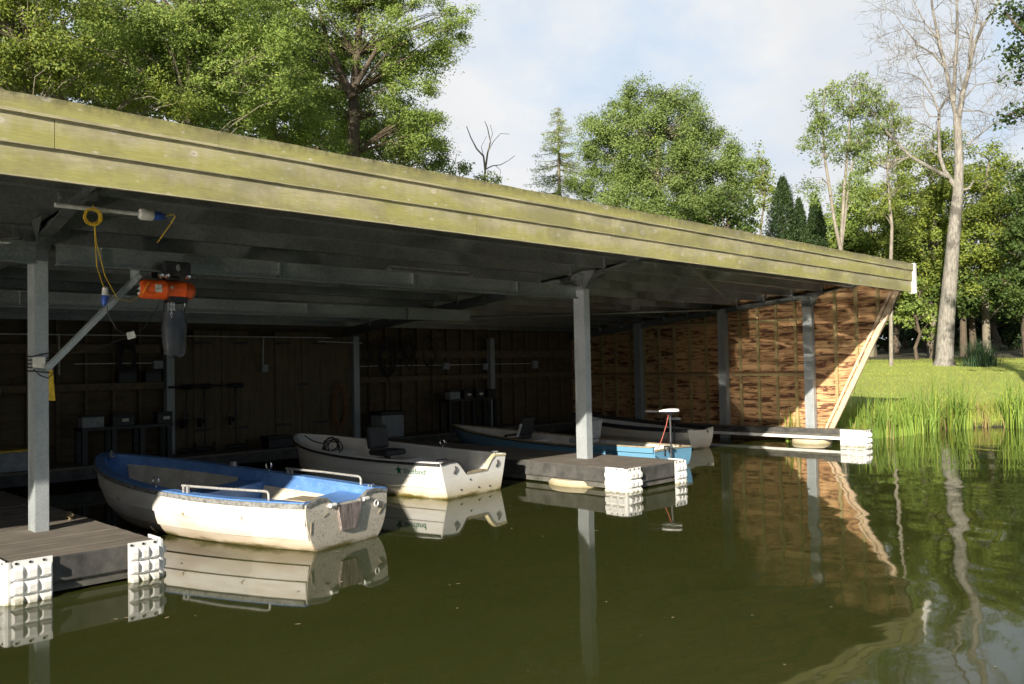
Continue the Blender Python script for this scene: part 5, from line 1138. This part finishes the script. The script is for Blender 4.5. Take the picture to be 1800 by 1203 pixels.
# antler shaped dead tree
q = thing('dead_tree', 'small bare antler shaped dead tree standing between the big ash and the larch', 'dead tree', base_at(850, 34.0), GB)
f = MB(); d0 = 34.0
for pts, r_ in (([(852, 632), (852, 320), (853, 300), (850, 275), (838, 262), (828, 243), (820, 222)], .10), ([(853, 300), (857, 270), (862, 250), (857, 225), (852, 213)], .07), ([(857, 268), (868, 248), (880, 235), (895, 236)], .03), ([(853, 298), (865, 292), (880, 290), (893, 283), (905, 274)], .045), ([(872, 292), (880, 300), (878, 315)], .02), ([(850, 275), (846, 258), (855, 240)], .03), ([(790, 632), (792, 300), (788, 285), (782, 268)], .05), ([(792, 300), (800, 285), (803, 270)], .04), ([(861, 250), (866, 235), (862, 220)], .02)):
    P = tr_px(d0, *pts); f.tube(P, [max(0.010, .62 * r_ * (1 - .75 * i / (len(P) - 1))) for i in range(len(P))], 6)
f.build('trunk', M('bark_pale'), q, smooth=60)
# larch
def conifer(name, label, px, depth, ytop, ybase, wpx, leaf, seed, bark='bark_grey', rows=34, droop=0.35, dens=1.0, group=GB):
    rs = np.random.RandomState(seed); b = base_at(px, depth); top = at(px, ytop, depth); bot = at(px, ybase, depth); q = thing(name, label, 'tree', b, group)
    f = MB(); f.tube([b, (top.x, top.y, bot.z), top], [0.2, 0.12, 0.012], 8); Cs = []
    k = depth / FPX
    for i in range(rows):
        z = bot.z + (top.z - bot.z) * (i / rows) ** 0.9; ln = wpx * k * (1 - i / rows) ** 0.85 * rs.uniform(0.7, 1.15) + 0.12
        for j in range(5):
            a = rs.uniform(0, 2 * math.pi); dv = np.array([math.cos(a), math.sin(a), 0]); p0 = np.array([top.x, top.y, z + rs.uniform(-.1, .1)])
            pts = [p0 + dv * ln * t_ + np.array([0, 0, -droop * ln * t_ + 0.42 * droop * ln * t_ ** 2 * 1.6]) for t_ in (0, .33, .66, 1)]
            f.tube(pts, [0.022, 0.015, 0.01, 0.005], 4)
            n = int(46 * dens * ln); tt = rs.uniform(0.15, 1, n); idx_ = np.minimum((tt * 3).astype(int), 2); fr = tt * 3 - idx_; PP = np.array(pts)
            c = PP[idx_] * (1 - fr)[:, None] + PP[idx_ + 1] * fr[:, None] + rs.normal(size=(n, 3)) * np.array([.06, .06, .05]); c[:, 2] -= rs.uniform(0, 0.14, n); Cs.append(c)
    f.build('trunk', M(bark), q, smooth=60); V, F = leaf_quads(np.concatenate(Cs), rs, 0.13, 0.03, 0.5)
    o = bpy.data.objects.new('crown', mesh_np('crown', V, F, M(leaf), False)); COL.objects.link(o); attach(o, q); return q
conifer('larch_tree', 'thin pointed larch with drooping branches left of the round ash', 980, 40.0, 188, 400, 84, 'larch_leaf', 21, rows=30, dens=1.5)
quick('ash_tree', 'big round crowned ash rising over the middle of the roof', 1160, 38.0, [(1165, 235, 85, 70), (1085, 265, 70, 75), (1245, 275, 70, 65), (1160, 320, 90, 70), (1060, 330, 60, 50), (1240, 345, 70, 55), (1120, 178, 50, 32), (1190, 190, 45, 35), (1295, 300, 35, 50), (1040, 240, 35, 45), (1150, 380, 120, 40)],
      0.3, 'willow_leaf', 'bark_grey', 22, group=GB, clump=0.42, L=0.13, Wd=0.045, lai=4.2, shell=0.3, flat=0.9)
quick('hawthorn_tree', 'dark low tree under the right side of the round ash', 1275, 36.0, [(1285, 370, 42, 42), (1240, 390, 50, 30), (1320, 395, 25, 25)], 0.15, 'dark_leaf', 'bark_brown', 23, group=GB, clump=0.4, L=0.15, Wd=0.08, lai=3.5)
quick('acacia_tree', 'slim golden leaved tree between the round ash and the yews', 1340, 48.0, [(1338, 300, 16, 45), (1352, 330, 14, 40), (1328, 350, 20, 40)], 0.12, 'yellow_leaf', 'bark_grey', 24, group=GB, clump=0.35, L=0.15, Wd=0.08, lai=2.4)
def yew(label, px, depth, ytop, w, seed):
    rs = np.random.RandomState(seed); b = base_at(px, depth); k = depth / FPX; top = at(px, ytop, depth); q = thing('yew_tree', label, 'tree', b, 'dark columnar yews')
    H = top.z - b[2]; n = 26000; h = rs.uniform(0.12, 1, n) ** 0.9; a = rs.uniform(0, 2 * math.pi, n); R_ = w * k * (np.clip(1 - h, 0, 1) ** 0.62) * (1 + 0.20 * np.sin(a * 3 + seed + h * 11) + 0.16 * np.sin(a * 7 + seed + h * 23) + 0.10 * np.sin(a * 13 + h * 37)) * rs.uniform(0.6, 1.1, n) + 0.05
    Cn = np.stack([top.x + R_ * np.cos(a), top.y + R_ * np.sin(a), b[2] + h * H * 1.0 + rs.normal(size=n) * .12], 1)
    V, F = leaf_quads(Cn, rs, 0.16, 0.05, -0.9); o = bpy.data.objects.new('crown', mesh_np('crown', V, F, M('yew_leaf'), False)); COL.objects.link(o); attach(o, q)
    MB().tube([b, (top.x, top.y, b[2] + H * .8)], [0.25, 0.06], 8).build('trunk', M('bark_brown'), q, smooth=60)
yew('tallest dark columnar yew, beside the golden tree', 1375, 44.0, 316, 52, 31); yew('short dark yew column between the tallest yew and the slender birches', 1404, 45.0, 356, 30, 32); yew('dark yew column next to the slender pale trunks', 1432, 43.0, 350, 34, 33)
# slender pale stemmed ashes
GS = 'slender pale stemmed trees'
quick('slender_ash', 'slender pale stemmed tree leaning out, leftmost of the airy group by the yews', 1476, 36.0, [(1450, 190, 36, 42), (1432, 250, 26, 50), (1466, 260, 26, 40), (1428, 330, 24, 26), (1470, 160, 30, 24)], 0.095, 'willow_leaf', 'bark_pale', 41, group=GS, path=[(1478, 440), (1466, 385), (1458, 330), (1450, 280), (1446, 220), (1450, 160)], clump=0.36, L=0.16, Wd=0.05, lai=1.5, droop=0.9)
quick('slender_ash', 'upright pale stemmed tree with two stems, in the middle of the airy group', 1480, 37.0, [(1500, 170, 42, 36), (1495, 240, 32, 48), (1530, 190, 40, 50), (1520, 260, 34, 40), (1500, 330, 26, 34)], 0.10, 'willow_leaf', 'bark_pale', 42, group=GS, path=[(1478, 440), (1481, 385), (1484, 330), (1490, 270), (1494, 210), (1500, 150)], clump=0.36, L=0.16, Wd=0.05, lai=1.5, droop=0.9, limbs=[(tr_px(37.0, (1478, 440), (1486, 380), (1492, 320), (1505, 260), (1530, 190)), 0.075)])
quick('slender_ash', 'pale stemmed tree next to the big dead tree, with feathery golden tops', 1566, 38.0, [(1560, 215, 40, 42), (1590, 250, 34, 34), (1545, 270, 36, 44), (1580, 310, 36, 36), (1540, 350, 34, 36)], 0.09, 'yellow_leaf', 'bark_pale', 43, group=GS, path=[(1566, 455), (1568, 400), (1563, 350), (1560, 300), (1562, 240), (1558, 200)], clump=0.36, L=0.16, Wd=0.05, lai=1.4, droop=0.9)
# wood on the right
GW = 'trees of the wood beyond the lawn'
quick('oak_tree', 'green leafy tree behind the slender stems', 1530, 50.0, [(1530, 370, 80, 65), (1480, 400, 50, 60), (1590, 390, 60, 65), (1545, 450, 100, 55), (1450, 420, 40, 45), (1520, 500, 80, 45), (1590, 510, 60, 45)], 0.25, 'ash_leaf', 'bark_grey', 51, group=GW, clump=0.6, L=0.18, Wd=0.085, lai=3.4)
quick('birch_tree', 'yellow green tree behind the trunk of the big dead tree', 1640, 47.0, [(1640, 320, 58, 64), (1600, 360, 58, 64), (1680, 370, 58, 64), (1640, 430, 90, 60), (1600, 480, 60, 45), (1650, 262, 34, 38), (1660, 500, 70, 45)], 0.22, 'yellow_leaf', 'bark_grey', 52, group=GW, clump=0.5, L=0.155, Wd=0.08, lai=3.4)
quick('birch_tree', 'golden green tree right of the dead tree trunk', 1735, 46.0, [(1730, 295, 50, 46), (1765, 345, 55, 60), (1710, 360, 55, 60), (1740, 430, 85, 58), (1690, 480, 60, 45), (1770, 490, 55, 45), (1800, 400, 40, 50)], 0.22, 'yellow_leaf', 'bark_grey', 53, group=GW, clump=0.5, L=0.155, Wd=0.08, lai=3.4)
quick('oak_tree', 'dark oak at the right edge beyond the lawn', 1810, 42.0, [(1800, 330, 30, 45), (1810, 420, 55, 60), (1830, 340, 45, 60), (1790, 500, 60, 45), (1840, 480, 70, 60)], 0.3, 'dark_leaf', 'bark_brown', 54, group=GW, clump=0.5, L=0.18, Wd=0.1, lai=3.0)
quick('young_maple', 'bright green young maple in front of the dark wood beside the boathouse corner', 1612, 43.0, [(1610, 525, 34, 24), (1590, 550, 26, 26), (1632, 552, 24, 22), (1605, 500, 26, 18)], 0.1, 'ash_leaf', 'bark_brown', 55, group=GW, clump=0.34, L=0.17, Wd=0.1, lai=2.8)
quick('young_maple', 'small sapling sprouting at the foot of a dark trunk beside the dead tree', 1636, 43.5, [(1634, 588, 14, 12), (1644, 578, 8, 8)], 0.09, 'ash_leaf', 'bark_brown', 56, group=GW, clump=0.22, L=0.15, Wd=0.08, lai=2.6)
for i, (px, d, r_, lobes_, lf, lab, pth) in enumerate((
    (1578, 52, .20, [(1570, 480, 60, 45), (1540, 520, 40, 40)], 'dark_leaf', 'dark wood tree whose reddish stem stands beside the raked edge of the boathouse', None),
    (1538, 50, .17, [(1520, 480, 50, 45), (1500, 450, 40, 40)], 'dark_leaf', 'dark wood tree just showing past the raked boathouse edge', None),
    (1694, 46, .20, [(1690, 520, 40, 35), (1660, 500, 40, 30)], 'dark_leaf', 'thin stemmed tree right behind the big dead trunk', [(1693, 560), (1688, 500), (1685, 440), (1684, 400)]),
    (1712, 47, .19, [(1720, 500, 40, 40), (1740, 520, 36, 36)], 'dark_leaf', 'thin leaning stem next to the straighter thin stem behind the dead trunk', [(1708, 560), (1699, 510), (1692, 460), (1688, 420)]),
    (1750, 56, .26, [(1750, 520, 60, 50), (1790, 530, 50, 50)], 'dark_leaf', 'dark wood tree with a lit reddish trunk foot behind the sedge clump', None),
    (1660, 66, .28, [(1660, 500, 80, 70), (1610, 530, 70, 60)], 'dark_leaf', 'deep dark tree in the wood behind the young maple', None),
    (1780, 66, .28, [(1780, 490, 90, 80), (1720, 530, 70, 60)], 'dark_leaf', 'deep dark tree in the wood behind the sedge clump', None),
    (1850, 58, .28, [(1850, 500, 90, 90)], 'dark_leaf', 'deep dark tree at the right end of the wood', None),
    (1590, 72, .28, [(1560, 500, 90, 80), (1500, 480, 80, 80)], 'dark_leaf', 'deep dark tree behind the boathouse corner', None))):
    quick('wood_tree', lab, px, d, lobes_, r_, lf, 'bark_brown', 60 + i, group=GW, path=pth, clump=0.75, L=0.26, Wd=0.15, lai=3.2)
for i, (px, d, lab) in enumerate(((1560, 60, 'dark undergrowth shrub beside the boathouse corner'), (1625, 58, 'dark undergrowth shrub behind the young maple'), (1680, 62, 'dark undergrowth shrub behind the thin stems past the dead trunk'), (1735, 60, 'dark undergrowth shrub behind the sedge clump'), (1795, 58, 'dark undergrowth shrub at the right edge'), (1500, 62, 'dark undergrowth shrub behind the boathouse end'))):
    quick('yew_shrub', lab, px, d, [(px, 575, 46, 32), (px + 20, 545, 42, 34), (px - 20, 552, 40, 30)], 0.15, 'yew_leaf', 'bark_brown', 80 + i, group='dark shrubs under the wood', cat='shrub', clump=0.6, L=0.24, Wd=0.12, lai=3.6)  # yew-dark leaves, here and deeper in, stand in for the wood's unlit depth
# near oak boughs at the right edge
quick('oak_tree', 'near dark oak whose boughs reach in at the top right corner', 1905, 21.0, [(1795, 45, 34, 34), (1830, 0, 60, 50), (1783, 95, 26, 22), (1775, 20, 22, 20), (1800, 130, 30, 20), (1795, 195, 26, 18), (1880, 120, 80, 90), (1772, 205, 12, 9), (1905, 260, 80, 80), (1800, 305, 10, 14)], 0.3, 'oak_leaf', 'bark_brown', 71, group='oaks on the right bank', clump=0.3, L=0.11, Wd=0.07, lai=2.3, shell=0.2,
      limbs=[(tr_px(21.0, (1905, 260), (1850, 200), (1800, 190), (1768, 205)), 0.07), (tr_px(21.0, (1905, 160), (1850, 90), (1800, 60), (1765, 20)), 0.08)])
# big dead ash
D0 = 37.0
q = thing('dead_ash', 'tall leafless dead ash with a pale trunk standing on the lawn', 'dead tree', base_at(1660, D0), 'dead trees')
f = MB(); rg = random.Random(5)
def limb(pts, ra, rb, n=8, dj=0.25):
    P = []; off = 0.0
    for i, (x, y) in enumerate(pts):
        off += rg.uniform(-dj, dj) if i else 0; P.append(at(x, y, D0 + off))
    R_ = [ra + (rb - ra) * i / (len(P) - 1) for i in range(len(P))]; f.tube(P, R_, n); return P, R_
def twigs(p, d, ln, r_, lev):
    P = [p]; dd = d.copy(); n = 5
    for i in range(n):
        dd = (dd + Vector((rg.uniform(-.28, .28), rg.uniform(-.28, .28), rg.uniform(-.2, .24)))).normalized(); P.append(P[-1] + dd * ln / n)
    f.tube(P, [max(0.0055, r_ * (1 - 0.8 * i / n)) for i in range(n + 1)], 5 if lev > 1 else 4, cap=False)
    if lev <= 0: return
    for i in range(1, n + 1):
        for _ in range(1):
            dv = (P[i] - P[i - 1]).normalized(); s = Vector((rg.gauss(0, 1), rg.gauss(0, 1), rg.gauss(0.15, 0.8))); s = (s - dv * s.dot(dv)).normalized()
            twigs(P[i], (dv * rg.uniform(.4, 1.0) + s * rg.uniform(.5, 1.0)).normalized(), ln * rg.uniform(.35, .62), max(0.006, r_ * (1 - .8 * i / n) * .7), lev - 1)
b0 = base_at(1660, D0)
f.tube([(b0[0], b0[1], b0[2]), Vector(b0) + Vector((0, 0, .35)), at(1664, 560, D0), at(1671, 480, D0), at(1676, 420, D0), at(1684, 340, D0), at(1686, 290, D0), at(1684, 240, D0), at(1682, 205, D0)], [.50, .37, .335, .30, .265, .22, .18, .165, .155], 12)
mains = [([(1682, 210), (1674, 175), (1662, 120), (1650, 70), (1640, 20), (1632, -40)], .15, .05), ([(1684, 215), (1692, 165), (1703, 125), (1712, 80), (1728, 45), (1752, 10), (1775, -30)], .17, .05), ([(1676, 180), (1679, 120), (1683, 60), (1682, 10), (1686, -50)], .12, .05),
         ([(1703, 125), (1706, 70), (1718, 20), (1722, -40)], .09, .035), ([(1681, 330), (1672, 318), (1660, 300), (1652, 275), (1650, 235), (1651, 195), (1660, 180)], .16, .06), ([(1668, 312), (1640, 298), (1600, 275), (1570, 245), (1540, 210), (1522, 185)], .13, .035),
         ([(1651, 200), (1640, 170), (1620, 140), (1600, 130), (1580, 128)], .06, .02), ([(1651, 205), (1635, 205), (1625, 190), (1622, 150)], .05, .02), ([(1662, 120), (1640, 95), (1615, 80), (1590, 50), (1570, 20)], .07, .02), ([(1690, 180), (1715, 150), (1745, 145), (1790, 160)], .05, .015), ([(1692, 195), (1720, 195), (1750, 205)], .05, .02), ([(1700, 255), (1725, 235), (1750, 215), (1763, 213)], .06, .02), ([(1690, 262), (1715, 252), (1748, 240)], .035, .012), ([(1690, 335), (1702, 332), (1712, 318)], .10, .05), ([(1650, 70), (1625, 40), (1605, 0), (1590, -40)], .05, .02), ([(1640, 155), (1610, 100), (1575, 105)], .04, .012)]
for pts, ra, rb in mains:
    P, R_ = limb(pts, ra * .72, rb * .7)
    for i in range(1, len(P)):
        if pts[i][1] > 290: continue
        dv = (P[i] - P[i - 1]).normalized()
        for _ in range(2):
            s = Vector((rg.gauss(0, 1), rg.gauss(0, 1), rg.gauss(0.2, 0.8))); s = (s - dv * s.dot(dv)).normalized()
            twigs(P[i], (dv * .6 + s * .9).normalized(), rg.uniform(1.0, 2.2), min(0.032, R_[i] * .5), 2)
f.build('trunk', M('bark_dead'), q, smooth=60)

# blades: reeds, bank grass, sedge, lawn
def blades(name, pts, hs, wd, lean, mat, seed, kind='stuff', segs=3, label=None, cat=None, group=None):
    rs = np.random.RandomState(seed); n = len(pts); a = rs.uniform(0, 2 * math.pi, n); dirv = np.stack([np.cos(a), np.sin(a), np.zeros(n)], 1); sd = np.stack([-np.sin(a), np.cos(a), np.zeros(n)], 1)
    th = rs.uniform(0, 2 * math.pi, n); sd = np.stack([np.cos(th), np.sin(th), np.zeros(n)], 1); ln = np.abs(rs.normal(size=n)) * lean; V = []; 
    for k in range(segs + 1):
        u = k / segs; c = pts + np.array([0, 0, 1]) * (hs * (u - 0.25 * np.clip(ln, 0, 1.2) * u ** 3))[:, None] + dirv * (hs * ln * u ** 2.2)[:, None]
        w = wd * (1 - u ** 1.5) * 0.5 + 0.0006; V += [c - sd * np.reshape(w, (-1, 1)) if np.ndim(w) else c - sd * w, c + sd * np.reshape(w, (-1, 1)) if np.ndim(w) else c + sd * w]
    V = np.stack(V, 1); m = 2 * (segs + 1); F = []
    for k in range(segs): F.append(np.array([2 * k, 2 * k + 1, 2 * k + 3, 2 * k + 2])[None, :] + (np.arange(n) * m)[:, None])
    o = bpy.data.objects.new(name, mesh_np(name, V.reshape(-1, 3), np.concatenate(F), M(mat), False)); COL.objects.link(o)
    if kind: o['kind'] = kind
    if label: o['label'] = label
    if cat: o['category'] = cat
    return o
rs = np.random.RandomState(2)
def shore_pts(n, i0, i1, lo, hi, cl=None):
    """points along the shore between lake corners i0..i1, offset lo..hi (positive = land)"""
    P = LAKE[i0:i1 + 1]; sl_ = np.hypot(*np.diff(P, axis=0).T); cum = np.r_[0, np.cumsum(sl_)]
    s = rs.uniform(0, cum[-1], n)
    if cl is not None:
        cc = rs.uniform(0, cum[-1], cl); s = np.clip(cc[rs.randint(0, cl, n)] + rs.normal(size=n) * 0.09, 0, cum[-1] - 1e-3)
    j = np.clip(np.searchsorted(cum, s) - 1, 0, len(sl_) - 1); u = (s - cum[j]) / sl_[j]; d = P[j + 1] - P[j]; nn = np.stack([-d[:, 1], d[:, 0]], 1); nn /= np.linalg.norm(nn, axis=1)[:, None]
    q_ = P[j] + d * u[:, None]; sgn = 1.0 if lake_sd(q_[:1, 0] + nn[:1, 0] * .2, q_[:1, 1] + nn[:1, 1] * .2)[0] > 0 else -1.0
    off = rs.uniform(lo, hi, n); q_ = q_ + nn * (off * sgn)[:, None]; z = np.maximum(ground_z(q_[:, 0], q_[:, 1]), -0.05); return np.stack([q_[:, 0], q_[:, 1], z], 1)
P1 = shore_pts(420, 1, 4, -0.75, 0.15, 26); blades('reed_bed', P1, rs.uniform(.5, 1.2, len(P1)), 0.03, 0.32, 'reed_leaf', 91)
P2 = shore_pts(1150, 4, 8, -0.7, 0.35, 70); k_ = rs.uniform(.55, 1.45, len(P2)); blades('reed_bed', P2, k_, 0.032, 0.34, 'reed_leaf', 92)
P6 = shore_pts(360, 1, 8, -0.5, 0.6, 60); blades('dead_reeds', P6, rs.uniform(.3, .9, len(P6)), 0.018, 0.7, 'dead_reed_leaf', 96)
P3_ = shore_pts(14000, 1, 8, -0.12, 1.4); blades('bank_grass', P3_, rs.uniform(.10, .42, len(P3_)), 0.012, 0.55, 'grass_leaf', 93, segs=2)
nn_ = 90000; u_ = np.stack([rs.uniform(18.5, 46, nn_), rs.uniform(-2, 22, nn_)], 1); sd_ = lake_sd(u_[:, 0], u_[:, 1]); u_ = u_[sd_ > 0.3]
P4 = np.stack([u_[:, 0], u_[:, 1], ground_z(u_[:, 0], u_[:, 1])], 1); blades('lawn_grass', P4, rs.uniform(.025, .075, len(P4)), 0.014, 0.6, 'grass_leaf', 94, segs=1)
c_ = at(1722, 612, 36.0); cz = gz(c_.x, c_.y); nb = 420
P5 = np.stack([c_.x + rs.normal(size=nb) * .28, c_.y + rs.normal(size=nb) * .28, np.full(nb, cz - .03)], 1)
q = thing('sedge_clump', 'dark spiky sedge clump on the lawn right of the dead tree', 'sedge', (c_.x, c_.y, cz)); o = blades('foliage', P5, rs.uniform(.5, 1.45, nb), 0.03, 0.5, 'sedge_leaf', 95, None); attach(o, q)
c_ = at(1580, 700, 18.6)
f = MB(); 
for k in range(7):
    x, y = c_.x + rg.uniform(-.5, .5), c_.y + rg.uniform(-.2, .5); z0 = gz(x, y); h = rg.uniform(.5, 1.0); f.tube([(x, y, z0), (x + .03, y, z0 + h * .5), (x + rg.uniform(-.06, .1), y, z0 + h)], [0.006, 0.005, 0.003], 5)
wd_ = thing('tall_weed', 'tall thin seeding weeds on the bank between the two reed beds', 'weeds', (c_.x, c_.y, gz(c_.x, c_.y))); f.build('stem', M('treated_batten'), wd_)
# far wood closing the horizon; unseen trees behind camera added to block sky light
rs = np.random.RandomState(8); n = 60000; ux = rs.uniform(-110, 150, n); uy = rs.uniform(-110, 130, n); sd_ = lake_sd(ux, uy)
behind = (ux * 0.707 + uy * 0.706) < -18; ok1 = behind & (sd_ > 5) & (sd_ < 24); ang = np.arctan2(uy, ux); dist = np.hypot(ux, uy); ok2 = (~behind) & (dist > 82) & (dist < 105); keep = ok1 | ok2
ux, uy, sd_ = ux[keep], uy[keep], sd_[keep]; da_ = np.abs((np.arctan2(uy - 9, ux - 10) - math.atan2(SUN.y, SUN.x) + math.pi) % (2 * math.pi) - math.pi)
hh_ = np.where(behind[keep], np.where(da_ > 0.36, 23.0, 13.0), 8.5) + 2.5 * np.sin(ux * .31) * np.cos(uy * .27) + 1.5 * np.sin(ux * .9 + uy * .7); zz_ = ground_z(ux, uy) + rs.uniform(0, 1, len(ux)) ** 0.8 * hh_  # unseen side raised to darken the boathouse inside, lower towards the sun
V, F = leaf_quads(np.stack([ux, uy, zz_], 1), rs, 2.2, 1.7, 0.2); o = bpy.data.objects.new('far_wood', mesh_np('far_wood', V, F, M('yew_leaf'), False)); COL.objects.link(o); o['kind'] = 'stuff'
# specks drifting on the water
rs = np.random.RandomState(6); n = 170; sx = rs.uniform(0.5, 17, n); sy = rs.uniform(1.2, 8.5, n); a = rs.uniform(0, 6.28, n); l = rs.uniform(.006, .028, n); V = []
for k in range(n):
    for j in range(4): V.append((sx[k] + l[k] * (1 if j % 2 == 0 else .45) * math.cos(a[k] + j * 1.571), sy[k] + l[k] * (1 if j % 2 == 0 else .45) * math.sin(a[k] + j * 1.571), 0.004))
o = bpy.data.objects.new('floating_debris', mesh_np('floating_debris', np.array(V), np.arange(4 * n).reshape(-1, 4), M('natural_rope'), False)); COL.objects.link(o); o['kind'] = 'stuff'
